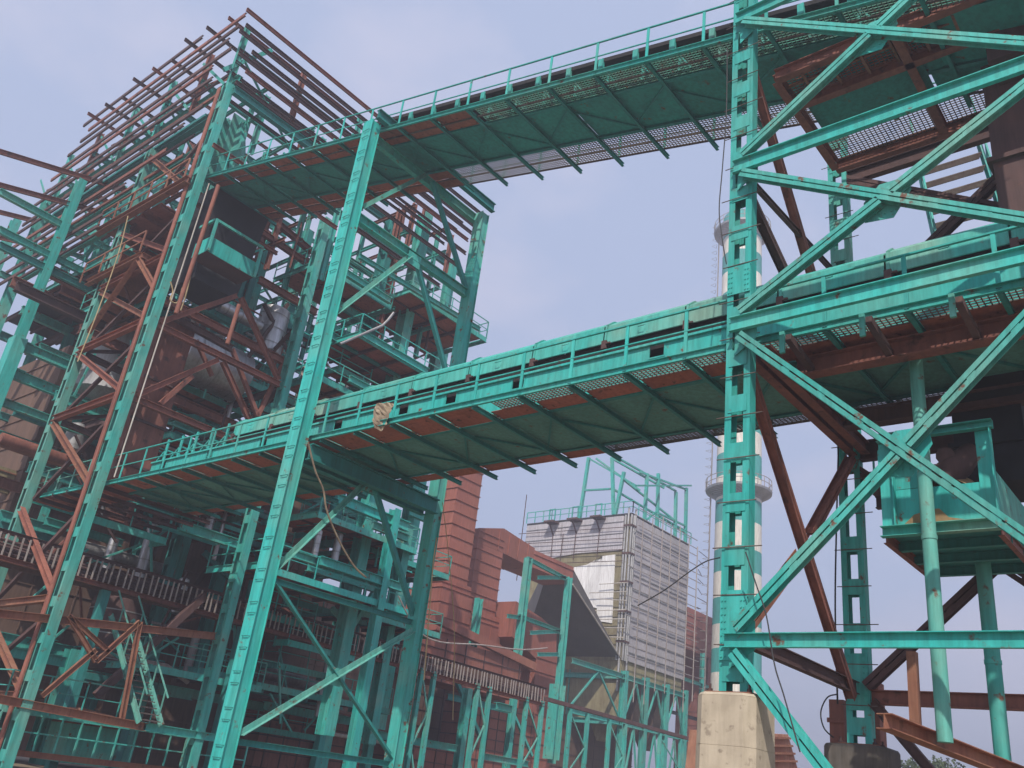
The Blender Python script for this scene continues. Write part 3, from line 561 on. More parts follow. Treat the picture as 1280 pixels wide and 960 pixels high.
m = MB(); m.bar((x0, y0-.05, z0+1.6), (x1, y0-.05, z0+1.6), .1, .12); m.bar((x0-.05, y0, z0+1.6), (x0-.05, y1, z0+1.6), .1, .12); m.build('top_rail', 'teal', TH)
for (a, b, l) in (((273, 232), (220, 392), 'long salmon-painted pipe hanging beside the black chute left of the small box platform'), ((299, 381), (284, 430), 'short salmon-painted pipe hanging below the small box platform')):
    p, q = at(*a, 1, 32.7), at(*b, 1, 32.7); m = MB(); m.tube([p, q], .095, 12); o = single(m, 'hanging_pipe', 'primer_pink', l, 'pipe', q, smooth=True)
p, q = at(286, 250, 1, 33.2), at(150, 608, 1, 33.2)
m = MB(); m.tube([(14.98, 33.6, 24.9), (14.98, 33.6, 10.8)], .03, 8); single(m, 'rain_pipe', 'cream_pipe', 'thin pale pipe running down beside the pink-edged tower column', 'pipe', (15.05, 33.45, 10.8), smooth=True)
m = MB(); m.tube([(14.5, 21.86, 17), (14.5, 21.86, 1)], .035, 8); single(m, 'cable_pipe', 'cream_pipe', 'thin pale pipe strapped to the left edge of the tall portal leg', 'pipe', (14.5, 21.86, 1), smooth=True)

# ------------------------------------------------------------------ boiler house steel frame
BH = thing('boiler_house', 'huge unfinished boiler house frame of turquoise columns and bare rusty cladding rails', 'building', (23, 45, 0))
def bh(kind, a, b, mt, w=.25, h=.3, name='beam', up=(0, 0, 1), par=None):
    m = MB()
    if kind == 'i': m.ibeam(a, b, w, h, up)
    elif kind == 'c': m.chan(a, b, w, h, up)
    elif kind == 'b': m.bar(a, b, w, h, up)
    elif kind == 'a': m.angle(a, b, w, up)
    return m.build(name, mt, par or BH)
# cladding rails: sets of parallel rust channels on the two outer faces
XW, YS = 13.95, 33.45
for k, (z, ya, yb) in enumerate(((34.35, 33.3, 58.2), (33.75, 33.6, 57.6), (35.25, 37.5, 50.5), (33.2, 34.2, 57), (32.3, 33.6, 58.5), (31.85, 35.0, 57.5), (30.9, 34.6, 59), (30.4, 37, 61), (29.2, 34.6, 60.5), (28.7, 36, 59), (27.6, 37, 62), (26.9, 40.5, 61), (25.6, 42, 63), (24.9, 42, 60))):
    yb = 49.3 + .62*k
    bh('c', (XW, ya, z), (XW, yb, z), 'primer_dark' if k % 5 else 'primer', .09, .20, 'cladding_rail')
for k in range(7):
    z = 31.5 - 1.02*k; bh('c', (XW+.6, 34.4 + .5*k, z), (XW+.6, 50.2 + .75*k, z), ('primer_dark', 'primer', 'teal_deep')[k % 3], .08, .16, 'cladding_rail')
for k in range(5): bh('c', (14.6, YS+.7, 33.0 - .75*k), (31.2 - .4*k, YS+.7, 33.0 - .75*k), 'primer_dark', .08, .16, 'cladding_rail')
for k, (z, xa, xb) in enumerate(((34.75, 14.0, 31.6), (33.9, 14.2, 31.9), (33.35, 14.0, 31.5), (32.75, 14.9, 31.9), (32.15, 14.3, 31.4), (31.5, 14.9, 31.2), (30.55, 14.6, 31.2), (29.4, 22.2, 30.9), (28.2, 23.5, 31), (27.4, 22.4, 29.6), (26.7, 14.5, 22))):
    bh('c', (xa, YS, z), (xb, YS, z), 'primer_dark' if k % 5 else 'primer', .10, .22, 'cladding_rail')
for k in range(9):   # roof purlins poking out past the eaves
    y = 34.6 + 1.75*k; z = 34.85 if k % 3 else 34.65; bh('c', (13.75 - .18*(k % 3), y, z), (22.5 + 2*(k % 2), y, z), 'primer' if k % 4 == 0 else 'primer_dark', .09, .20, 'purlin')
bh('i', (14.7, YS+.1, 30.2), (22, YS+.1, 30.2), 'teal_deep', .3, .4); bh('i', (14.9, YS+.3, 31.2), (14.9, 53, 31.2), 'teal', .28, .34)
bh('i', (14.9, 34.6, 29.6), (14.9, 54, 29.6), 'teal_deep', .28, .34); bh('i', (14.9, 36, 27.6), (14.9, 54, 27.6), 'teal', .24, .3); bh('i', (14.9, 42, 25.6), (14.9, 55, 25.6), 'teal', .24, .3)
# knee frames under the roof, rust gusseted
for k, y in enumerate((34.2, 37.4, 41, 45, 49.2, 53.0)):
    for x in (14.7, 18.3, 22.3):
        mt = 'primer' if (k + int(x)) % 3 == 0 else 'teal'
        bh('i', (x, y, 30.6 if x < 20 else 24), (x, y, 34.6), mt, .2, .28, 'column')
    bh('b', (14.2, y, 31.4), (16.2, y, 34.4), 'primer_pink' if k % 2 else 'teal', .14, .2, 'knee_brace')
    bh('i', (14.6, y, 33.0 - .4*(k % 2)), (26, y, 33.0 - .4*(k % 2)), 'teal' if k % 2 else 'teal_deep', .22, .32); bh('a', (15, y, 32.6), (19.5, y, 29.0), 'teal', .16, name='brace')
    bh('a', (14.4, y, 30.6), (14.4, y+3.2, 33.6), 'teal', .15, name='brace')
for k, (y, z) in enumerate(((35.8, 27.5), (39, 26.5), (43, 27), (47, 28), (51, 27.5), (45, 24), (53, 24))):   # tapered turquoise brackets
    m = MB(); m.plate([(16.8, y, z), (16.8, y+1.6, z+3.4), (16.8, y+.5, z+3.6), (16.8, y-.7, z+.8)], (.25, 0, 0)); m.build('gusset_plate', 'teal', BH)
# main columns picked off the photograph's sight lines
def pcol(px, py, ax, val, z0, z1, w, mt, batt=False, name='column'):
    p = at(px, py, ax, val); m = MB()
    if batt: batten_column(m, p.x, p.y, z0, z1, w*1.6, w, 1.2, w*.5)
    else: m.ibeam((p.x, p.y, z0), (p.x, p.y, z1), w, w*1.15, (0, 1, 0))
    return m.build(name, mt, BH), p
pcol(49, 360, 0, 13.5, .3, 28.7, .42, 'teal_clean'); m = MB(); m.box(13.2, 13.8, 45.0, 45.85, .3, 19.0); m.build('column_base', 'teal_clean', BH)
pcol(38, 305, 0, 14.6, 5, 31.4, .5, 'teal'); pcol(10, 300, 0, 14.6, 8, 31.4, .5, 'teal')
for px, py, ax, val, z0, z1, w, mt, b in ((524, 310, 1, 35.4, 3, 32.8, .62, 'teal', 0), (576, 268, 1, 37.6, 3, 33.2, .5, 'teal', 0), (497, 254, 1, 37.5, 12, 33, .7, 'teal_deep', 0), (556, 420, 1, 41, 4, 31, .6, 'teal', 0),
        (283, 190, 1, 37, 24, 31.5, .9, 'teal', 0), (338, 200, 1, 41, 22, 32, .8, 'teal_deep', 0), (375, 330, 1, 41, 5, 31, .5, 'teal_deep', 0),
        (494, 640, 1, 33.6, .3, 14.0, .42, 'teal_clean', 0), (512, 640, 1, 34.6, 9.5, 13.6, .5, 'teal', 0), (454, 690, 1, 36, 9.3, 12.3, .42, 'teal', 0), (415, 880, 1, 38.6, .3, 9.2, .5, 'teal', 0), (475, 850, 1, 39.5, .3, 12, .42, 'teal', 0),
        (577, 920, 1, 42.5, .3, 7.6, .45, 'teal', 0), (637, 920, 1, 44.9, .3, 8, .4, 'teal', 0), (350, 655, 1, 38, 8, 13.5, .5, 'teal_deep', 0), (85, 840, 1, 41, .3, 5, .6, 'teal', 0), (238, 640, 1, 43, 4, 14, .4, 'teal', 0)):
    pcol(px, py, ax, val, z0, z1, w, mt, b)
for px, py, z0, z1 in ((510, 300, 30.5, 33.6), (528, 280, 31, 34), (568, 275, 30.5, 33.4), (497, 275, 29, 32.5)):
    p = at(px, py, 1, 36); bh('i', (p.x, p.y, z0), (p.x, p.y, z1), 'primer', .2, .26, 'column_head')
# members placed on their grid planes through sight lines
def seg(a, b, ax, val, mt, w=.25, h=.3, kind='i', level=None, name='beam'):
    p, q = at(*a, ax, val), at(*b, ax, val)
    if level: z = (p.z + q.z)/2; p.z = q.z = z
    return bh(kind, p, q, mt, w, h, name, par=None)
G = 'teal'
for a, b, ax, v, mt, w, h in (
    ((0, 237), (170, 333), 1, 45.6, G, .26, .36), ((0, 282), (150, 368), 1, 45.6, G, .26, .36), ((0, 302), (140, 380), 1, 45.6, 'teal_deep', .26, .36), ((0, 340), (60, 372), 1, 53.6, G, .26, .36), ((28, 428), (200, 510), 1, 45.6, 'teal_clean', .3, .5), ((18, 460), (180, 540), 1, 45.6, G, .3, .5),
    ((-5, 188), (178, 244), 1, 45.6, 'primer', .16, .26), ((-5, 230), (165, 276), 1, 45.6, 'primer', .16, .26), ((-5, 264), (140, 300), 1, 53.6, 'primer', .16, .26), ((-5, 296), (110, 322), 1, 57, 'primer_pink', .16, .26),
    ((60, 335), (128, 375), 1, 46, 'primer', .35, .6), ((15, 350), (85, 385), 1, 49.4, 'primer', .35, .6), ((20, 356), (130, 410), 1, 44, 'primer_dark', .35, .5),
    ((0, 495), (110, 548), 1, 45.6, G, .3, .4), ((0, 535), (140, 600), 1, 47, G, .3, .4), ((0, 552), (110, 590), 1, 46, 'primer_pink', .4, .4), ((0, 515), (60, 545), 1, 52, 'teal_deep', .3, .4),
    ((0, 640), (70, 668), 1, 45, G, .3, .5), ((0, 654), (66, 680), 1, 44, 'teal_deep', .3, .5), ((60, 640), (150, 690), 1, 43, G, .26, .36),
    ((449, 320), (600, 412), 1, 33.0, G, .2, .26), ((430, 340), (488, 376), 1, 33.3, G, .25, .35), ((403, 345), (455, 372), 1, 36, G, .25, .35), ((455, 352), (515, 388), 1, 38, 'teal_deep', .25, .35),
    ((400, 245), (520, 340), 1, 35.5, G, .3, .45), ((425, 232), (590, 355), 1, 38.5, 'teal_deep', .25, .35), ((395, 300), (470, 345), 1, 38, G, .25, .35),
    ((450, 412), (534, 468), 1, 33.2, 'teal_clean', .25, .4), ((437, 470), (462, 490), 1, 33.0, G, .25, .35), ((400, 405), (510, 480), 1, 35, 'teal_deep', .25, .4), ((412, 372), (450, 398), 1, 36.5, G, .25, .4),
    ((422, 623), (510, 659), 1, 33.8, 'teal_clean', .3, .5), ((402, 655), (470, 682), 1, 37, G, .3, .4), ((420, 657), (452, 668), 1, 36, G, .25, .35), ((400, 699), (502, 736), 1, 33.5, 'teal_clean', .3, .42), ((385, 706), (470, 738), 1, 35, G, .3, .4), ((365, 701), (395, 693), 1, 34, G, .25, .35),
    ((512, 640), (536, 650), 1, 37, G, .3, .4), ((506, 705), (530, 713), 1, 37, G, .3, .4), ((465, 670), (512, 661), 1, 33.9, G, .25, .35), ((226, 656), (298, 682), 1, 36.5, G, .3, .45), ((255, 690), (300, 735), 1, 40, 'teal_deep', .2, .26),
    ((300, 705), (345, 722), 1, 38, G, .25, .35), ((330, 880), (458, 907), 1, 41, G, .3, .42), ((95, 843), (240, 868), 1, 41, G, .3, .5), ((0, 808), (80, 832), 1, 40, G, .3, .4), ((220, 866), (330, 882), 1, 42, G, .3, .42),
    ((406, 820), (436, 826), 1, 38.4, G, .6, .3), ((440, 910), (570, 938), 1, 41, G, .3, .42), ((600, 945), (660, 955), 1, 44, G, .3, .42), ((560, 870), (640, 890), 1, 46, 'teal_deep', .3, .42), ((620, 882), (640, 887), 1, 44, G, .5, .5),
    ((215, 447), (300, 490), 1, 38.5, G, .3, .45), ((220, 530), (300, 560), 1, 39, G, .3, .45), ((240, 380), (290, 400), 1, 37.5, G, .3, .4), ((310, 400), (365, 425), 1, 39, G, .3, .45), ((300, 450), (372, 480), 1, 39, 'teal_deep', .3, .4), ((235, 408), (280, 430), 1, 41, G, .3, .45), ((385, 430), (445, 455), 1, 41, 'teal_deep', .3, .4),
    ((330, 265), (390, 315), 1, 36.5, 'primer', .3, .3), ((320, 285), (385, 330), 1, 36, 'primer', .25, .3), ((325, 345), (395, 395), 1, 35, 'primer', .25, .34), ((205, 375), (355, 452), 1, 34.4, 'primer', .25, .34), ((165, 470), (345, 560), 1, 37, 'primer', .3, .4), ((216, 395), (290, 436), 1, 34.3, 'primer_dark', .25, .3), ((200, 345), (275, 380), 1, 39, 'primer_dark', .3, .4), ((110, 475), (215, 520), 1, 45, 'primer_dark', .4, .5)):
    seg(a, b, ax, v, mt, w, h, level=abs((b[1]-a[1])/(b[0]-a[0])) > 0 and h > .3)
for a, b, ax, v, mt, w in (((449, 360), (500, 330), 1, 38, G, .14), ((240, 470), (200, 505), 1, 34.5, 'primer', .2), ((265, 470), (245, 425), 1, 34.5, 'primer', .16), ((290, 436), (322, 520), 1, 34.4, 'primer', .18), ((322, 520), (355, 452), 1, 34.4, 'primer', .18), ((330, 380), (360, 440), 1, 36, 'primer_dark', .16), ((360, 380), (300, 460), 1, 36, 'primer_dark', .16),
        ((255, 745), (120, 870), 1, 37, 'primer_dark', .3), ((330, 620), (210, 790), 1, 42, 'primer_dark', .5), ((570, 850), (600, 920), 1, 45, 'teal_deep', .25), ((640, 888), (665, 945), 1, 46, G, .2), ((430, 800), (470, 735), 1, 36, G, .22), ((440, 790), (415, 760), 1, 36, G, .22), ((470, 740), (500, 770), 1, 36, G, .22)):
    seg(a, b, ax, v, mt, w, w, kind='b', name='brace')
for x in (17, 20.2, 24, 28, 31):
    for z in (25.5, 28.2, 30.8, 32.6): bh('i', (x, 35, z + .3*(int(x) % 2)), (x, 52.5, z + .3*(int(x) % 2)), 'teal' if (int(x)+int(z)) % 3 else 'primer', .14, .22)
    for j, y in enumerate((36, 39.5, 43, 46.5, 50)):
        if x > 24 and y > 47: continue
        bh('i', (x, y, 24), (x, y, 33), 'teal' if (j+int(x)) % 4 else 'primer', .2, .24, 'column', (0, 1, 0)); bh('a', (x, y, 25.5 + 2.6*(j % 3)), (x, y+3.4, 28.2 + 2.5*(j % 3)), 'teal' if j % 2 else 'primer_dark', .12, name='brace')
for k, (y, z) in enumerate(((37, 26.4), (41, 29.2), (45, 27.6), (49, 30.5), (53, 28.4), (43, 32), (51, 26))): bh('i', (14.8, y, z), (31 if y < 46 else 24, y, z), 'teal' if k % 3 else 'primer', .16, .24)
# deeper grid of floors
for zi, z in enumerate((5.0, 8.8, 12.4, 16.0, 19.6, 23.2)):
    for y in (42.5, 47, 52, 57):
        bh('i', (15, y, z), (36, y, z), ('teal', 'primer', 'teal_deep')[(zi + int(y)) % 3], .3, .5)
    for x in (18, 23.5, 29, 34.5):
        bh('i', (x, 41, z+.02), (x, 58, z+.02), ('teal_deep', 'primer_dark')[(zi + int(x)) % 2], .3, .45)
for x in (18, 23.5, 29, 34.5):
    for y in (42.5, 47, 52, 57): bh('i', (x, y, .3), (x, y, 27 + (3 if x < 30 else 0)), 'teal' if (int(x)+y) % 2 else 'teal_deep', .45, .55, 'column', (0, 1, 0))
def platform(x0, x1, y0, y1, z, rails='SW', mt='teal', deck='rust_plate'):
    t = MB(); t.box(x0+.06, x1-.06, y0+.06, y1-.06, z-.02, z); o = t.build('platform_deck', deck, BH)
    m = MB(); m.chan((x0, y0, z-.16), (x1, y0, z-.16), .08, .3, side=-1); m.chan((x0, y1, z-.16), (x0, y0, z-.16), .08, .3, side=1); m.chan((x1, y0, z-.16), (x1, y1, z-.16), .08, .3, side=1); m.build('edge_beam', mt, o)
    m = MB(); n = max(2, int((x1-x0)/1.4))
    for i in range(1, n): x = x0 + (x1-x0)*i/n; m.bar((x, y0+.1, z-.12), (x, y1-.1, z-.12), .1, .18)
    ny = max(2, int((y1-y0)/1.6))
    for i in range(1, ny): y = y0 + (y1-y0)*i/ny; m.bar((x0+.1, y, z-.07), (x1-.1, y, z-.07), .08, .09)
    m.build('joists', 'primer_dark', o)
    r = MB()
    if 'S' in rails: rail_mesh(r, (x0, y0, z), (x1, y0, z))
    if 'W' in rails: rail_mesh(r, (x0, y0+.02, z), (x0, y1, z))
    if 'E' in rails: rail_mesh(r, (x1, y0+.02, z), (x1, y1, z))
    if 'N' in rails: rail_mesh(r, (x0+.02, y1, z), (x1-.02, y1, z))
    r.build('railing', mt, o); return o
platform(27.5, 33.9, 33.3, 38.5, 26.1, 'SWEN'); platform(22.2, 27.4, 34.6, 38.5, 25.3, 'SW'); platform(24.6, 32.5, 33.2, 37.5, 21.9, 'SWE', 'teal_clean'); platform(23.2, 30, 33.8, 37, 19.0, 'SW')
platform(25.0, 31.6, 33.8, 38, 12.55, 'SE'); platform(22.2, 31.5, 33.5, 37.5, 9.35, 'SW', 'teal_clean'); platform(17.5, 23.5, 36.5, 40, 12.3, 'SW'); platform(15.6, 22, 41.5, 45, 21.5, 'SWE')
platform(30.5, 36.5, 36, 41, 9.2, 'SE'); platform(30.5, 36.5, 36, 41, 12.5, 'SE'); platform(14.3, 20, 35, 44, 2.4, 'SW', deck='primer_dark'); platform(20.5, 27, 38, 43, 4.8, 'SW'); platform(27, 36, 38.5, 42, 5.0, 'SW')

for k in range(22):
    x = R_.uniform(15.6, 31); y = R_.choice((37.5, 39.0, 40.5, 42.0)); z = 3.2 + 1.0*k*.98; L = R_.uniform(2.2, 5)
    platform(x, x+L, y, y+R_.uniform(1.0, 1.8), z, R_.choice(('SW', 'SWE', 'SE')), R_.choice(('teal', 'teal', 'teal_deep', 'teal_clean')))
platform(18.5, 22.5, 38.5, 41.5, 17.6, 'SW'); platform(19, 24, 38.2, 42, 15.0, 'SW'); platform(23, 28, 38.2, 42, 16.5, 'SW'); platform(15.2, 17.2, 41.2, 52, 24.1, 'SW', 'teal', 'rust_plate'); platform(15.5, 22, 44, 56, 23.8, '', 'primer_dark', 'black')

# ------------------------------------------------------------------ boiler casing, vessels, pipes
def ribbed(par, x0, x1, y0, y1, z0, z1, mt, name='duct_body', step=1.0, rib=.07, vert=0, rm=None, smat=True):
    m = MB(); m.box(x0, x1, y0, y1, z0, z1); o = m.build(name, mt, par)
    r = MB(); z = z0 + step*.5
    while z < z1:
        r.box(x0-rib, x1+rib, y0-rib, y0-.002, z-.03, z+.03); r.box(x0-rib, x0-.002, y0+.001, y1, z-.03, z+.03); r.box(x1+.002, x1+rib, y0+.001, y1, z-.03, z+.03); z += step
    if vert:
        x = x0 + vert*.5
        while x < x1: r.box(x-.03, x+.03, y0-rib*.8, y0-.004, z0, z1); x += vert
    r.build('stiffener_ribs', rm or mt, o); return o
BC2 = thing('boiler_casing', 'dark brown boiler casing deep inside the unfinished boiler house', 'boiler', (24, 50, 0))
for b in ((16.5, 23, 47.2, 57, 3, 20.5), (23.6, 35.5, 46.1, 55, 0.5, 17.5), (24, 33, 45.4, 46, 6.5, 11.3), (15, 23, 46, 47, 5.5, 10.5), (35.6, 47, 49.5, 55, .5, 12.5)):
    ribbed(BC2, *b, 'casing_brown', 'casing', 1.6, .06, 2.2)
RD = thing('rust_duct', 'tall flat rust-brown duct standing behind the salmon pipes between the lattice tower columns', 'duct', (17, 35, 10.75))
p = at(205, 395, 1, 34.7); q = at(247, 405, 1, 34.7)
m = MB(); m.box(p.x, q.x, 34.7, 35.5, 10.75, p.z); o = m.build('duct_body', 'primer', RD)
for z in (11.8, 13.7, 15.6, 17.9): m = MB(); m.box(p.x-.05, q.x+.05, 34.62, 34.698, z-.05, z+.05); m.build('stiffener_rib', 'primer_dark', o)
def vessel(px, py, ax, v, r, L, mt, label, axis='z', bands=3):
    c = at(px, py, ax, v); t = thing('vessel', label, 'vessel', c, 'foil-clad vessels and pipes of the boiler')
    m = MB(); d = {'z': V3(0, 0, L/2), 'x': V3(L/2, 0, 0), 'y': V3(0, L/2, 0)}[axis]
    n = d.normalized(); m.tube([c-d-n*r*.25, c-d, c+d, c+d+n*r*.25], [r*.55, r, r, r*.55], 22); m.build('shell', mt, t, True)
    for k in range(bands): m = MB(); e = c - d + d*2*(k+.5)/bands; m.tube([e-n*.03, e+n*.03], r*1.02, 22, False); m.build('band', 'silver_dull', t, True)
for a in ((262, 455, 1, 36.9, 1.25, 3.4, 'silver', 'fat dull silver vessel just right of the flat rust-brown duct', 'x'), (150, 452, 1, 46, 2.1, 4.6, 'silver_dull', 'big dull silver vessel between the pale and the pink-edged lattice tower columns', 'z'),
          (338, 415, 1, 36.6, .75, 2.4, 'silver', 'silver drum behind the crossed brown braces left of the portal leg', 'z'), (300, 395, 1, 36.2, .3, 2.4, 'silver', 'short horizontal silver pipe between the salmon pipes and the silver drum', 'x'),
          (180, 700, 1, 41, .28, 3.4, 'silver', 'slim upright silver pipe above the cable rack on the left', 'z'), (135, 700, 1, 41.5, .22, 2.0, 'silver', 'short upright silver pipe beside the turquoise stub column', 'z'), (95, 548, 1, 46, .55, 1.3, 'silver_dull', 'small silver drum left of the pale lattice column', 'z'),
          (396, 680, 1, 34.6, .16, 1.3, 'silver', 'left silver pipe stub rising from the low platform behind the portal leg', 'z'), (420, 690, 1, 35, .2, 1.8, 'silver', 'right silver pipe stub rising from the low platform behind the portal leg', 'z'),
          (420, 600+60, 1, 36.4, .2, .8, 'silver', 'tiny silver cap above the low platforms behind the portal', 'z'), (490, 612, 1, 36, .4, 1.2, 'silver', 'silver pipe end under the lower portal beam', 'x'),
          (262, 655, 1, 38, .2, 1.4, 'silver', 'small silver stub on the platform right of the lattice tower', 'z'), (225, 745, 1, 40, .25, 1.6, 'silver', 'silver pipe stub behind the dark diagonal chute', 'z'), (240, 815, 1, 40, .2, 1.8, 'silver_dull', 'dim silver stub low behind the steel stair', 'z'), (140, 795, 1, 42, 1.3, 3.2, 'primer_dark', 'dark round vessel above the turquoise machine at the lower left', 'z')):
    vessel(*a)
def pipe_run(pts, r, mt, label, name='insulated_pipe', cat='pipe', group=None, n=12, sm=True):
    m = MB(); m.tube(pts, r, n); return single(m, name, mt, label, cat, Vector(pts[0]), group, sm)
pipe_run([at(100, 683, 1, 42), at(140, 694, 1, 42), at(215, 716, 1, 42)], .3, 'silver_dull', 'silver horizontal pipe running right above the cable rack at the left')
pipe_run([at(322, 838, 1, 41), at(408, 862, 1, 41)], .33, 'silver_dull', 'silver horizontal pipe low between the two portal legs')
pipe_run([at(0, 548, 1, 44), at(90, 578, 1, 44), at(140, 620, 1, 44)], .3, 'primer_pink', 'rust-red pipe crossing behind the pale lattice column')
pipe_run([at(430, 380, 1, 40), at(470, 400, 1, 40)], .35, 'silver_dull', 'silver pipe under the high platform right of the portal leg')
pipe_run([at(425, 365, 1, 37.2), at(470, 390, 1, 37.2), at(470, 430, 1, 37.2)], .16, 'silver_dull', 'bent silver pipe below the high platform')
pipe_run([at(425, 430, 1, 33), at(478, 407, 1, 33), at(485, 400, 1, 33), at(492, 391, 1, 33)], .07, 'silver_dull', 'grey hooked jib pipe resting on the middle platform railing')
for k in range(40):   # small pipes threading the frame
    x = R_.uniform(17, 33); y = R_.uniform(38, 42); z = R_.uniform(3, 24)
    if k % 2: pts = [(x, y, z), (x, y, z+R_.uniform(2, 5))]; pts.append((x+R_.uniform(-1.5, 1.5), y, pts[-1][2]+.3))
    else: pts = [(x, y, z), (x+R_.uniform(2, 5), y, z), (x+R_.uniform(2, 5)+2, y, z+R_.uniform(-1, 1))]
    m = MB(); m.tube(pts, R_.choice((.07, .1, .14)), 8); m.build('pipe', R_.choice(('silver_dull', 'silver', 'primer', 'teal_deep', 'galv')), BH, True)
for k in range(60):   # rusty and turquoise light members right behind the lattice tower and the portal
    x = R_.uniform(15.2, 32); y = R_.uniform(35.2, 38); z = R_.uniform(11, 25); L = R_.uniform(1.5, 4)
    q = ((x+L, y, z), (x, y, z+L*.8), (x+L*.8, y, z+L*.7))[k % 3]
    bh('a', (x, y, z), q, R_.choice(('teal', 'primer', 'primer_dark', 'teal_clean', 'primer')), R_.uniform(.07, .12), name='tie')
for k in range(9):
    x = R_.uniform(19.4, 28); z = 12.8 + 1.35*k; platform(x, x+R_.uniform(2.0, 4.2), 35.6 + .5*(k % 3), 37.2 + .5*(k % 3), z, 'SWE', 'teal')
for k in range(70):   # hangers, small cross members and ties of the boiler frame
    x = R_.uniform(15.5, 33); y = R_.uniform(38, 42.3); z = R_.uniform(3, 25)
    bh('b', (x, y, z), (x + R_.uniform(-3, 3), y, z + R_.uniform(-3, 3)), R_.choice(('teal', 'teal', 'primer', 'primer_dark', 'teal_clean')), .09, .09, 'tie')
BM = thing('fan_unit', 'turquoise machine housing with a rusty sloped top at the lower left behind the railings', 'machine', at(130, 940, 1, 36))
c = at(120, 905, 1, 36)
m = MB(); m.box(c.x-.9, c.x+1.0, 36, 37.8, .6, c.z-.1); m.build('housing', 'teal', BM)
m = MB(); m.prism([(c.x-.92, 35.98, c.z-.099), (c.x+1.02, 35.98, c.z-.099), (c.x+1.02, 37.8, c.z-.099), (c.x-.92, 37.8, c.z-.099)], [(c.x-.5, 36.3, c.z+.5), (c.x+.7, 36.3, c.z+.4), (c.x+.7, 37.5, c.z+.4), (c.x-.5, 37.5, c.z+.5)]); m.build('sloped_top', 'primer_orange', BM)
RF = thing('guard_rail', 'turquoise guard railing along the rusty kerb beam at the very bottom left', 'railing', at(150, 935, 1, 34.6))
a, b = at(-10, 925, 1, 34.6), at(300, 975, 1, 34.6); a.z = b.z = (a.z+b.z)/2
m = MB(); rail_mesh(m, a, b, 1.15, .75, .06); m.build('rails', 'teal', RF)
m = MB(); m.ibeam((a.x, a.y, a.z-.12), (b.x, b.y, b.z-.12), .2, .2); m.build('kerb_beam', 'primer_orange', RF)
stair('steel_stair', 'long pale turquoise stair flight descending at the lower left behind the lattice tower', at(188, 905, 1, 33.4), at(152, 772, 1, 36.4), .95, (1, .1, 0), 17, 'teal_pale')
YW = thing('lagged_wall', 'patch of yellowish insulated wall panels at the left edge', 'wall', at(10, 600, 1, 48))
a, b = at(-12, 578, 1, 48), at(26, 622, 1, 48)
m = MB(); m.box(a.x, b.x, 48, 48.4, b.z, a.z); m.build('panel', 'insulation', YW)
for k in range(3): m = MB(); z = b.z + (a.z-b.z)*(k+.5)/3; m.box(a.x, b.x, 47.94, 47.998, z-.03, z+.03); m.build('trim', 'primer_orange', YW)

# ------------------------------------------------------------------ cable rack on trestles
RK = thing('cable_rack', 'long rusty cable rack with pale ladder bars carried on turquoise trestles', 'cable rack', (34, 37.5, 0))
YR = 37.5
zr = lambda x: 7.95 - .012*(x-12.8)
m = MB(); m.ibeam((9, YR, zr(9)+.5), (48.6, YR, zr(48.6)+.5), .2, .14); m.build('top_beam', 'primer_dark', RK)
m = MB(); m.ibeam((9, YR, zr(9)-.5), (48.6, YR, zr(48.6)-.5), .3, .18); m.build('bottom_beam', 'primer', RK)
m = MB(); m.bar((48.6, YR, zr(48.6)-.1), (73, YR, zr(73)-.1), .25, .25); m.build('far_beam', 'primer_dark', RK)
m = MB(); x = 9.3
while x < 48.4:
    m.bar((x, YR-.12, zr(x)-.42), (x+R_.uniform(-.03, .03), YR-.12, zr(x)+.44), .05, .06, (1, 0, 0)); x += R_.choice((.24, .28, .34))
m.build('ladder_bars', 'galv', RK)
m = MB()
for k in range(5):
    pts = [(9+1.98*i, YR+.25+.1*k, zr(9+1.98*i)-.25+.13*k+R_.uniform(-.05, .05)) for i in range(21)]; m.tube(pts, .07, 6)
m.build('cable_bundle', 'primer_dark', RK)
m = MB(); m.box(9, 48.6, YR+.6, YR+.66, zr(48)-.3, zr(30)+.36); m.build('back_plate', 'casing_brown', RK)
legs = ((525, 850), (543, 841), (597, 858), (613, 855), (658, 877), (678, 877), (713, 885), (735, 890), (762, 900), (782, 900), (825, 913), (851, 918), (876, 924))
lx = [at(a, b, 1, YR).x for a, b in legs]
for i in range(0, len(lx)-1, 2):
    a, b = lx[i], lx[i+1]; m = MB(); m.bar((a, YR, 0), (a, YR, zr(a)-.3), .24, .24); o = m.build('trestle', 'teal', RK)
    m = MB(); m.bar((b, YR, 0), (b, YR, zr(b)-.3), .24, .24); m.build('leg', 'teal', o)
    m = MB(); m.bar((a, YR, 0), (a, YR, .3), .4, .4); m.build('foot', 'teal', o)
    z = zr(a)-.6; s = 0; m = MB()
    while z > 1: p, q = ((a+.1, YR, z), (b-.1, YR, z-1.9)) if s % 2 == 0 else ((b-.1, YR, z), (a+.1, YR, z-1.9)); m.bar(p, q, .07, .09); z -= 1.95; s += 1
    m.build('lacing', 'teal_pale', o)
for x in (18, 25, 31, 36): m = MB(); m.bar((x, YR+.3, 0), (x, YR+.3, zr(x)-.62), .35, .35); m.build('trestle', 'teal_deep', RK)

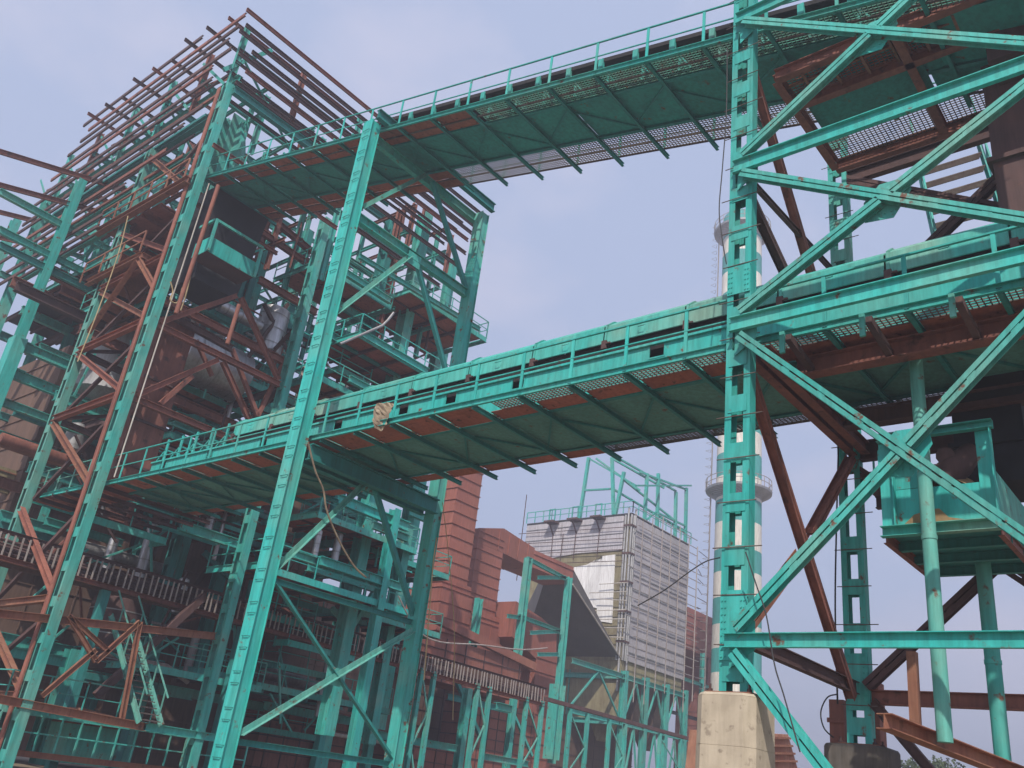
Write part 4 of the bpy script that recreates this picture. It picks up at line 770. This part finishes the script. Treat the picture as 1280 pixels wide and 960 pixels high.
# ------------------------------------------------------------------ red ducts
FD = thing('flue_duct', 'tall brick-red ribbed flue duct rising behind the right portal leg', 'duct', (51, 50, 0))
p0 = at(566, 650, 1, 50).x; p1 = at(594, 660, 1, 50).x
ribbed(FD, p0, p1, 50, 52.4, 16.3, 31, 'duct_red', step=1.02)
p2 = at(552, 760, 1, 50).x; p3 = at(590, 760, 1, 50).x
ribbed(FD, p0-.4, p1+.25, 49.7, 53, 15.4, 16.29, 'duct_red', 'transition', .4)
ribbed(FD, p0-1.2, p1-.4, 48.8, 52.6, 11.5, 15.39, 'duct_red', 'lower_body', 1.1)
FG = thing('flue_duct', 'brick-red ribbed elbow duct arching over to the big clad precipitator', 'duct', (59, 52, 0))
YG = 52.0
x0 = at(594, 700, 1, YG).x; x1 = at(627, 705, 1, YG).x; zt = at(620, 656, 1, YG).z
xr = at(717, 712, 1, YG).x; zr1 = at(717, 709, 1, YG).z; zr0 = at(717, 733, 1, YG).z
ribbed(FG, x0, x1, YG, YG+3.6, 15.2, zt-2.2, 'duct_red', 'riser', .95)
m = MB(); m.prism([(x0, YG, zt-2.19), (x1, YG, zt-2.19), (x1+4.4, YG, zt-2.4), (x1+4.4, YG, zt-.55), (x0+3.2, YG, zt), (x0, YG, zt-.9)], [(x0, YG+3.6, zt-2.19), (x1, YG+3.6, zt-2.19), (x1+4.4, YG+3.6, zt-2.4), (x1+4.4, YG+3.6, zt-.55), (x0+3.2, YG+3.6, zt), (x0, YG+3.6, zt-.9)]); m.build('elbow', 'duct_red', FG)
m = MB()
for z in (zt-1.7, zt-1.1): m.box(x0-.07, x0+3.4, YG-.07, YG-.003, z-.03, z+.03)
for k in range(4): m.box(x1-.8+1.4*k, x1-.74+1.4*k, YG-.07, YG-.003, zt-2.1, zt-.3)
m.build('stiffener_ribs', 'duct_red', FG)
ribbed(FG, x1+4.41, xr, YG, YG+3.6, zr0+.2, zr1, 'duct_red', 'bridge_duct', .85)
ribbed(FG, x0-.3, x1+.3, YG-.3, YG+3.8, 14.2, 15.19, 'duct_red', 'collar', .4)
ribbed(FG, x0-.6, x1+.6, YG-.4, YG+3.5, 9.0, 14.19, 'duct_red', 'lower_body', 1.6, vert=2.2)
AD = thing('air_duct', 'long brown-red air duct lying low behind the cable rack', 'duct', (46, 48, 6))
a = at(520, 790, 1, 47.6); b = at(640, 850, 1, 47.6)
ribbed(AD, a.x, b.x+1, 47.6, 51, 8.3, 11.4, 'duct_red', step=1.5, vert=2.2, rm='primer_dark')
m = MB(); m.bar((p0-3.5, 47.5, 12.6), (b.x+2.5, 47.5, 11.2), .5, .6); m.build('edge_beam', 'duct_red', AD)
FH = thing('flue_duct', 'ribbed red downcomer duct beside the turquoise frame at the foot of the precipitator', 'duct', (64, 50, 0))
a = at(668, 850, 1, 50).x; b = at(697, 850, 1, 50).x
ribbed(FH, a, b, 50, 53, .5, 13.2, 'duct_red', step=1.15)
m = MB(); q0, q1 = at(640, 800, 1, 50), at(690, 790, 1, 50); m.prism([(q0.x, 50.02, 13.6), (a, 50.02, 12.4), (b-.5, 50.02, 13.21), (b-.8, 50.02, 15.3), (a, 50.02, 16.0), (q0.x, 50.02, 16.6)], [(q0.x, 53, 13.6), (a, 53, 12.4), (b-.5, 53, 13.21), (b-.8, 53, 15.3), (a, 53, 16.0), (q0.x, 53, 16.6)]); m.build('sloping_inlet', 'duct_red', FH)
for (a, b, Y, z0, z1, lab) in (((330, 890), (462, 900), 42.6, 0, 4.6, 'reddish ribbed casing low between the portal legs'), ((500, 900), (575, 930), 46, 0, 4.0, 'reddish ribbed casing low under the cable rack'), ((585, 880), (668, 900), 49.5, 0, 8.0, 'reddish duct casing low behind the trestles under the arching duct')):
    t = thing('duct_casing', lab, 'duct', (at(*a, 1, Y).x, Y, 0)); ribbed(t, at(*a, 1, Y).x, at(*b, 1, Y).x, Y, Y+2.5, z0+.02, z1, 'primer' if Y < 43 else 'duct_red', 'casing', .8, .06, 1.1, 'primer_dark')
LB = thing('duct_casing', 'long dark brown plant building filling the background low behind the red ducts', 'building', (58, 58, 0))
ribbed(LB, 40, 92, 58, 64, .02, 9.6, 'casing_brown', 'wall', 1.3, .06, 2.4, 'primer_dark')
TF = thing('duct_support_frame', 'slender turquoise steel frame standing in front of the arching red duct', 'steel frame', (62, 48, 0))
def tf(a, b, w=.35, Y=48.0, par=TF, mt='teal', name='beam', vert=False):
    p, q = at(*a, 1, Y), at(*b, 1, Y)
    if vert: q.x = p.x = (p.x+q.x)/2
    m = MB(); m.ibeam(p, q, w, w) if w > .2 else m.bar(p, q, w, w); m.build(name, mt, par)
tf((659, 697), (643, 870), .55, vert=True, name='leg'); tf((707, 720), (694, 955), .5, vert=True, name='leg'); tf((694, 855), (692, 950), 1.0, vert=True, name='leg')
for a, b in (((659, 698), (708, 724)), ((672, 722), (707, 722)), ((634, 770), (650, 772)), ((648, 770), (700, 789)), ((663, 791), (700, 789)), ((672, 818), (698, 818))): tf(a, b, .32)
tf((599, 748), (586, 845), .5, vert=True, name='leg')

# ------------------------------------------------------------------ precipitator, half clad
EP = thing('precipitator', 'big precipitator building with grey ribbed cladding, bare insulation and one shiny patch', 'building', (85, 58, 0))
EX, EY = 79.54, 52.0; x1 = 91.9; y1 = 66.6; zb, ztp = 15.2, 30.7
m = MB(); m.box(EX, x1, EY, y1, zb, ztp); m.build('casing', 'insulation', EP)
m = MB(); m.box(EX-.15, x1+.15, EY-.15, y1, ztp+.001, ztp+.2); m.build('roof_edge', 'cable', EP)
SW = MB(); z = zb+.1; o = None
m = MB(); m.box(EX+.9, x1+.1, EY-.12, EY-.01, zb+.1, ztp-.05); o = m.build('side_cladding', 'cladding', EP)
m = MB(); z = zb + 1
while z < ztp: m.box(EX+.9, x1+.14, EY-.2, EY-.121, z-.05, z+.05); z += 1.62
m.build('cladding_ribs', 'silver_dull', o)
m = MB(); m.box(EX-.12, EX-.01, EY+.9, y1, 26.8, ztp-.02); m.plate([(EX-.12, EY+7, 26.795), (EX-.12, y1-1, 26.2), (EX-.12, y1, 26.795)], (.1, 0, 0)); o = m.build('front_cladding', 'cladding', EP)
m = MB(); z = 27.4
while z < ztp: m.box(EX-.18, EX-.121, EY+.9, y1, z-.04, z+.04); z += 1.3
m.build('cladding_ribs', 'silver_dull', o)
patch = [(717, 737), (717, 709), (733, 706), (735, 702), (752, 701), (753, 695), (769, 693), (765, 779), (746, 776), (746, 760), (731, 757), (730, 737)]
pp = [at(a, b, 0, EX-.10) for a, b in patch]
for quad in ((0, 1, 2, 11), (11, 2, 4, 5), (5, 6, 7, 8), (11, 5, 8, 9), (11, 9, 10)):
    m = MB(); m.plate([pp[i] + V3(0, 0, 0) for i in quad], (.06, 0, 0)); m.build('foil_sheet', 'foil_glare', EP)
for k, (xx, yy) in enumerate(((EX+.3, EY-.14), (EX-.14, EY+.3), (EX-.1, EY-.1), (EX+.62, EY-.14), (EX-.14, EY+.65))):
    m = MB(); m.tube([(xx, yy, zb-3*(k % 2)), (xx, yy, ztp+.8*(k % 2))], .13, 8); m.build('corner_pipe', 'silver_dull', EP, True)
m = MB(); z = 17
while z < 30: m.box(EX-.28, EX+.7, EY-.28, EY-.2, z, z+.2); m.box(EX-.28, EX-.2, EY-.199, EY+.8, z, z+.2); z += 3.1
m.build('pipe_clamps', 'primer_dark', EP)
mouth = [(xr+.01, YG, zr0+.2), (xr+.01, YG+3.6, zr0+.2), (xr+.01, YG+3.6, zr1), (xr+.01, YG+.02, zr0+1.6)]
outl = [(EX-.02, EY+.3, zb+.35), (EX-.02, 65.5, zb+.35), (EX-.02, 65.5, zb+5.5), (EX-.02, EY+1.6, zb+1.3)]
m = MB(); m.prism(mouth, outl); m.build('inlet_funnel', 'funnel_grey', EP)
m = MB(); m.tube([(xr, YG-.05, zr0+.15), (EX-.1, EY+.2, zb+.3)], .09, 6); m.build('funnel_edge', 'cream_pipe', EP)
for k in range(3):
    xa = EX + .2 + k*4.1
    m = MB(); m.prism([(xa, EY+.2, zb-.8), (xa+3.9, EY+.2, zb-.8), (xa+3.9, EY+6.5, zb-.8), (xa, EY+6.5, zb-.8)], [(xa+1.5, EY+2.6, 7.5), (xa+2.4, EY+2.6, 7.5), (xa+2.4, EY+3.6, 7.5), (xa+1.5, EY+3.6, 7.5)]); m.build('ash_hopper', 'casing_brown' if k else 'insulation', EP)
m = MB(); m.box(EX+.05, x1-.05, EY+.05, y1-.05, zb-1.2, zb-.01); m.build('skirt', 'insulation', EP)
m = MB(); m.box(EX-.05, EX+.04, EY+.1, y1-.3, 9, zb-1.0); m.build('lower_wall', 'insulation', EP)
for X_, Y_ in ((EX, EY), (EX+4.1, EY), (EX+8.3, EY), (x1, EY), (EX, EY+7), (x1, EY+7), (EX, y1), (x1, y1)):
    m = MB(); m.ibeam((X_+.1, Y_-.35, 0), (X_+.1, Y_-.35, zb-1.0), .6, .6, (0, 1, 0)); m.build('leg', 'teal', EP)
for z in (13.6, 9.2):
    for a, b in (((EX-.2, EY-.36, z), (x1, EY-.36, z)), ((EX-.2, EY-.2, z), (EX-.2, y1, z)), ((EX-9, EY-.3, z), (EX-.3, EY-.3, z))): m = MB(); m.ibeam(a, b, .35, .5); m.build('beam', 'teal', EP)
for k in range(3):
    xa = EX+.2+4.1*k
    for s in (0, 1): m = MB(); m.bar((xa + (0 if s else 4), EY-.4, 9.3), (xa+2.05, EY-.4, 13.4), .16, .16); m.build('brace', 'teal', EP); m = MB(); m.bar((xa + (4 if s else 0), EY-.4, .5), (xa+2.05, EY-.4, 9.0), .16, .16); m.build('brace', 'teal', EP)
for s in (0, 1): m = MB(); m.bar((EX-9+9*s, EY-.3, 9.3), (EX-4.5, EY-.3, 13.4), .16, .16); m.build('brace', 'teal', EP)
# roof railing and pulley frame
m = MB(); rail_mesh(m, (EX-.3, EY-.3, ztp+.2), (EX-.3, y1, ztp+.2), 1.3, 1.2, .08); rail_mesh(m, (EX-.3, EY-.3, ztp+.2), (x1+.3, EY-.3, ztp+.2), 1.3, 1.2, .08); m.build('roof_railing', 'teal', EP)
for yy in (56, 59.2, 62.5):
    m = MB(); m.box(EX-1.3, EX-.05, yy-.7, yy+.7, ztp-.25, ztp-.05); m.bar((EX-1.1, yy, ztp-.3), (EX-.1, yy, ztp-1.6), .12, .12); o = m.build('lifting_bracket', 'primer_dark', EP)
    m = MB(); m.bar((EX-.7, yy-.4, ztp-.04), (EX-.7, yy-.4, ztp+1.4), .12, .12); m.bar((EX-.7, yy+.4, ztp-.04), (EX-.7, yy+.4, ztp+1.4), .12, .12); m.bar((EX-.7, yy-.45, ztp+1.4), (EX-.7, yy+.45, ztp+1.4), .12, .12); m.build('guard', 'teal', o)
for yy in (56, 59.2, 61.0, 62.5): m = MB(); m.tube([(EX-.22, yy, ztp-1.5), (EX-.2, yy+R_.uniform(-.1, .1), ztp-4.6)], .05, 6); m.build('hanging_rope', 'primer_dark', EP)
RFm = thing('roof_frame', 'open turquoise hoist frame standing on the roof of the clad precipitator', 'steel frame', (85, 54, ztp))
def rf(a, b, Y=53.5, w=.28, name='beam'):
    p, q = [at(*e, 0, 80.6) if e[0] < 800 else at(*e, 1, Y) for e in (a, b)]; p.z = max(p.z, ztp+.2); q.z = max(q.z, ztp+.2)
    q.z = ztp+.2 if name == 'post' else q.z; m = MB(); m.bar(p, q, w, w); m.build(name, 'teal', RFm)
for a, b in (((736, 572), (725, 640)), ((765, 572), (768, 637)), ((780, 590), (769, 637)), ((809, 592), (805, 660)), ((823, 592), (821, 668)), ((845, 615), (843, 690)), ((858, 610), (856, 697))): rf(a, b, name='post', w=.34)
for a, b in (((731, 613), (766, 611)), ((766, 611), (858, 666)), ((780, 600), (845, 652)), ((736, 573), (795, 607)), ((745, 573), (800, 613)), ((775, 574), (845, 614)), ((765, 573), (830, 610)), ((795, 607), (864, 607)), ((800, 590), (858, 612)), ((808, 650), (820, 640)), ((820, 640), (858, 658))): rf(a, b, w=.2)
# bamboo and pipe scaffold on the clad side
SC = thing('scaffold', 'light pole scaffold tied against the grey clad side of the precipitator', 'scaffold', (85, 51, 14))
for k in range(7):
    x = EX + .8 + 2.0*k; m = MB(); m.tube([(x, EY-1.1, zb-3+R_.uniform(-1, 1)), (x+R_.uniform(-.2, .2), EY-1.1, ztp+R_.uniform(-1, 1.3))], .06, 6); m.build('upright', 'galv', SC)
for k in range(17):
    z = zb + .5 + .98*k; m = MB(); m.tube([(EX+R_.uniform(-1.6, .4), EY-1.0, z+R_.uniform(-.1, .1)), (x1+R_.uniform(.3, 2.0), EY-1.0, z+R_.uniform(-.1, .1))], .045, 6); m.build('ledger', 'galv', SC)
for k in range(14):
    z = zb + .5 + 1.1*k; m = MB(); m.tube([(x1+.3, EY-1.4, z), (x1+2.3, EY-1.2+R_.uniform(-.4, .4), z+R_.uniform(-.3, .3))], .04, 6); m.build('putlog', 'primer_dark', SC)
for k in range(7):
    z = zb + 2.2 + .95*k; m = MB(); m.tube([(EX-.5, EY-.4+0, z), (EX-.6, EY+R_.uniform(3, 5), z+R_.uniform(-.1, .4))], .05, 6); m.build('putlog', 'cream_pipe', SC)
for k in range(4): m = MB(); m.tube([(EX-.4, EY+.5, 25.5+1.25*k), (EX-.4, y1+.9, 25.9+1.25*k)], .04, 6); m.build('ledger', 'primer_dark', SC)
m = MB(); m.tube([(EX-.4, y1+.4, 24), (EX-.4, y1+.4, 34.5)], .06, 6); m.build('upright', 'primer_dark', SC)

# ------------------------------------------------------------------ chimney
def raypt(px, py, d): r = ROT @ Vector((px-640, -(py-480), -FPX)); return CAM + r*(d/FPX)
c0 = raypt(928, 290, 118); CX, CY = c0.x, c0.y
def zat(py):   # height on the chimney axis seen at picture row py
    lo, hi = -20., 140.
    for _ in range(50):
        mid = (lo+hi)/2; v = ROT.transposed() @ (Vector((CX, CY, mid)) - CAM)
        if 480 + FPX*v.y/v.z > py: lo = mid
        else: hi = mid
    return lo
CH = thing('chimney', 'tall chimney banded in white and teal with two round galleries', 'chimney', (CX, CY, 0))
edges = [275, 303, 324, 348, 373, 399, 425, 451, 478, 505, 520, 546, 573, 601, 630, 658, 692, 720, 752, 785, 815, 845, 875]
zs = [zat(e) for e in edges] + [0]
rad = lambda z: 2.48 + (zs[0]-z)*.0026
for i in range(len(zs)-1):
    m = MB(); m.tube([(CX, CY, zs[i+1]), (CX, CY, zs[i]-.001)], [rad(zs[i+1]), rad(zs[i])], 32, True); m.build('painted_band', 'chimney_white' if (i % 2 and i != 0) else 'chimney_teal', CH, True)
for zz_ in (zat(292), zat(615)):
    r = rad(zz_); m = MB(); m.tube([(CX, CY, zz_-1.1), (CX, CY, zz_-.25), (CX, CY, zz_-.001)], [r+.05, r+1.15, r+1.2], 32); o = m.build('round_gallery', 'silver_dull', CH)
    m = MB(); R2 = r+1.15
    for h in (.6, 1.2): m.tube([(CX+R2*math.cos(t), CY+R2*math.sin(t), zz_+h) for t in [2*math.pi*j/24 for j in range(25)]], .04, 6)
    for j in range(24): t = 2*math.pi*j/24; m.bar((CX+R2*math.cos(t), CY+R2*math.sin(t), zz_), (CX+R2*math.cos(t), CY+R2*math.sin(t), zz_+1.2), .06, .06)
    m.build('railing', 'galv', o)
m = MB(); tdir = V3(-.55, .83, 0); bp = V3(CX, CY, 0) + tdir*3.3
for s in (-.35, .35): m.bar(bp + V3(.8*s, .55*s, 2), bp + V3(.8*s, .55*s, zat(280)) - tdir*.3, .06, .06)
z = 3
while z < zat(285): k = 1 - z/300; m.bar(bp + V3(-.28, -.19, z), bp+V3(.28, .19, z), .04, .04); m.tube([bp + V3(-.4, -.25, z), bp + tdir*.6 + V3(0, 0, z), bp + V3(.4, .25, z)], .02, 5); z += 1.0
m.build('cage_ladder', 'galv', CH)
RR = thing('flue_duct', 'brick-red ribbed duct bridging from the precipitator to the chimney base', 'duct', (100, 56, 18))
a = at(852, 770, 1, 55); b = at(905, 771, 1, 55); zt_ = (a.z+b.z)/2+.3; zl_ = at(856, 810, 1, 55).z
ribbed(RR, x1+.3, b.x+1, 55, 60, zl_, zt_, 'duct_red', step=1.15); ribbed(RR, b.x-3.4, b.x+1, 55.3, 59.6, 3, zl_-.01, 'duct_red', 'downcomer', 1.6)
LP = thing('duct_trestle', 'turquoise trestle holding the red duct near the chimney foot', 'steel frame', (97, 53, 0))
p = at(879, 812, 1, 54)
m = MB(); m.ibeam((p.x, 54, 0), (p.x, 54, zl_-.1), .5, .5, (0, 1, 0)); m.build('leg', 'teal', LP)
for z in (9.5, 12.0, 16.0): m = MB(); m.ibeam((x1+.4, 54, z), (b.x, 54, z), .3, .35); m.build('beam', 'teal' if z != 12 else 'cable', LP)

# ------------------------------------------------------------------ low things at the right
TR = thing('ribbed_casing', 'pale red ribbed casing lying slanted beside the big concrete pedestal', 'duct', (27, 11.5, 0))
a = at(938, 916, 1, 16); b = at(1000, 930, 1, 16); 
m = MB(); p = [at(936, 917, 1, 16), at(985, 918, 1, 16), at(1004, 985, 1, 16), at(930, 985, 1, 16)]; m.plate(p, (0, 2.5, 0)); m.build('body', 'tile', TR)
for k in range(7):
    t = (k+.5)/7; q0 = p[0].lerp(p[3], t); q1 = p[1].lerp(p[2], t); m = MB(); m.bar(q0 - V3(0, .05, 0), q1 - V3(0, .05, 0), .08, .08); m.build('rib', 'primer_orange', TR)
for (xa, xb, za, lab) in ((1036, 1056, 874, 'rust-brown box left of the foot of the rear tower leg'), (1083, 1101, 852, 'rust-brown plate right of the foot of the rear tower leg')):
    p = at(xa, za, 0, 21.6); q = at(xb, 928, 0, 21.6); m = MB(); m.box(21.6, 22.0, q.y, p.y, q.z-2.4, p.z); m.box(21.55, 21.599, q.y-.04, p.y+.04, (p.z+q.z)/2-.05, (p.z+q.z)/2+.05); single(m, 'rusty_box', 'primer', lab, 'box', (21.8, p.y, 0))

# ------------------------------------------------------------------ tree far right
TC = raypt(1166, 975, 75); TC.z = 0
TT = thing('broadleaf_tree', 'round green tree top showing above the horizon at the lower right', 'tree', TC)
m = MB(); m.tube([TC, TC+V3(.1, 0, 2), TC+V3(.2, .1, 4.2)], [.35, .26, .16], 10)
for k in range(7): t = k*.9; m.tube([TC+V3(.1, 0, 2.2+.25*k), TC+V3(math.cos(t)*1.8, math.sin(t)*1.8, 4.6+.3*k)], [.12, .04], 6)
m.build('trunk', 'bark', TT, True)
m = MB(); cz = 5.9
for k in range(9000):
    th = R_.uniform(0, 6.283); u = R_.uniform(-1, 1); s = math.sqrt(1-u*u); bump = 1 + .12*math.sin(3*th+2*u) + .10*math.sin(7*th-5*u) + .08*math.sin(11*u+th*4)
    r = R_.uniform(.55, 1.0)**.5 * bump; c = TC + V3(math.cos(th)*s*3.5*r, math.sin(th)*s*3.5*r, cz + u*2.5*r); a = V3(R_.uniform(-1, 1), R_.uniform(-1, 1), R_.uniform(-1, 1)).normalized()*R_.uniform(.09, .16); b = a.cross(V3(R_.uniform(-1, 1), R_.uniform(-1, 1), R_.uniform(-1, 1))).normalized()*a.length*.7
    n = len(m.v); m.v += [tuple(c-a), tuple(c+b), tuple(c+a), tuple(c-b)]; m.f.append((n, n+1, n+2, n+3))
m.build('crown', 'leaf', TT)

# ------------------------------------------------------------------ ropes, cables, cloth
def rope(pts, ax, v, r, mt, label, name='rope', sub=6):
    P = [at(a, b, ax, v) for a, b in pts]; Q = []
    for i in range(len(P)-1):
        p0, p1, p2, p3 = P[max(0, i-1)], P[i], P[i+1], P[min(len(P)-1, i+2)]
        for k in range(sub):
            t = k/sub; Q.append(.5*((2*p1) + (p2-p0)*t + (2*p0-5*p1+4*p2-p3)*t*t + (3*p1-p0-3*p2+p3)*t**3))
    Q.append(P[-1]); m = MB(); m.tube(Q, r, 6); return single(m, name, mt, label, name.split('_')[-1], Q[-1], smooth=True)
rope([(385, 552), (394, 588), (404, 612), (409, 640), (425, 678), (443, 708), (458, 722)], 1, 21.0, .03, 'cloth', 'pale rope hanging in a curve from the tall portal leg below the lower gallery')
rope([(553, 628), (558, 668), (565, 740), (568, 800), (566, 900)], 1, 20.8, .014, 'rope', 'thin tan rope dangling right of the shaded portal leg')
rope([(546, 672), (542, 700), (537, 760), (530, 850)], 1, 20.8, .022, 'rope', 'doubled yellowish rope hugging the shaded portal leg')
rope([(498, 745), (520, 785), (548, 802), (600, 806), (650, 812), (684, 810)], 1, 33, .04, 'galv', 'grey cable sagging from the low platform towards the turquoise frame', 'sagging_cable')
rope([(160, 270), (147, 320), (120, 395), (97, 452)], 1, 33, .022, 'rope', 'long tan rope hanging from the rusty head platform at the left')
rope([(213, 352), (216, 364), (213, 375), (222, 378), (228, 360)], 1, 33, .03, 'rope', 'tan rope loop hanging near the salmon pipes')
rope([(238, 345), (232, 370), (226, 388)], 1, 33, .03, 'rope', 'short knotted tan rope beside the rope loop')
rope([(797, 757), (830, 738), (860, 716), (882, 702), (900, 697)], 0, 14.2, .011, 'cable', 'dark cable curving across the clad precipitator to the near tower leg', 'loose_cable')
rope([(909, 60), (908, 140), (903, 210), (899, 262), (903, 300), (908, 330)], 0, 14.2, .013, 'cable', 'dark cable hanging along the left side of the near tower leg', 'loose_cable')
rope([(932, 690), (945, 730), (958, 770), (968, 830), (980, 870), (1000, 940)], 0, 14.0, .012, 'cable', 'thin dark wire hanging in front of the pale pedestal', 'hanging_wire')
rope([(1052, 380), (1050, 480), (1046, 640), (1044, 760), (1047, 880)], 0, 20.1, .02, 'cable', 'dark cable running down the left side of the rear tower leg', 'loose_cable')
rope([(1046, 868), (1034, 872), (1026, 890), (1030, 910), (1042, 922)], 0, 20.0, .015, 'cable', 'dark cable loop beside the foot of the rear tower leg', 'loose_cable')
m = MB(); n = 10; c = at(478, 522, 0, 14.96)
for i in range(n):
    for j in range(n):
        u, v = i/(n-1), j/(n-1); m.v.append((14.93 - .10*math.sin(v*3+u*5) - R_.uniform(0, .05), c.y + .62*(.5-u) + R_.uniform(-.03, .03) - .12*v, c.z + .42 - .85*v*(1-.25*abs(u-.5)) + R_.uniform(-.03, .03)))
m.f = [(i*n+j, (i+1)*n+j, (i+1)*n+j+1, i*n+j+1) for i in range(n-1) for j in range(n-1)]
single(m, 'draped_cloth', 'cloth', 'crumpled dusty cloth tied to the near railing of the lower gallery', 'cloth', c)

# ------------------------------------------------------------------ haze
HZ = MB(); HZ.box(-305, 905, -305, 905, -1, zs[0] + 3)
hm = bpy.data.materials.new('haze'); hm.use_nodes = True; hn = hm.node_tree.nodes; hn.clear()
ho = hn.new('ShaderNodeOutputMaterial'); hv = hn.new('ShaderNodeVolumePrincipled'); hv.inputs['Color'].default_value = (.86, .87, 1, 1); hv.inputs['Density'].default_value = .0022; hv.inputs['Anisotropy'].default_value = .2
hm.node_tree.links.new(hv.outputs[0], ho.inputs['Volume']); M['haze'] = hm
if True: tag(HZ.build('haze', 'haze'), kind='stuff')
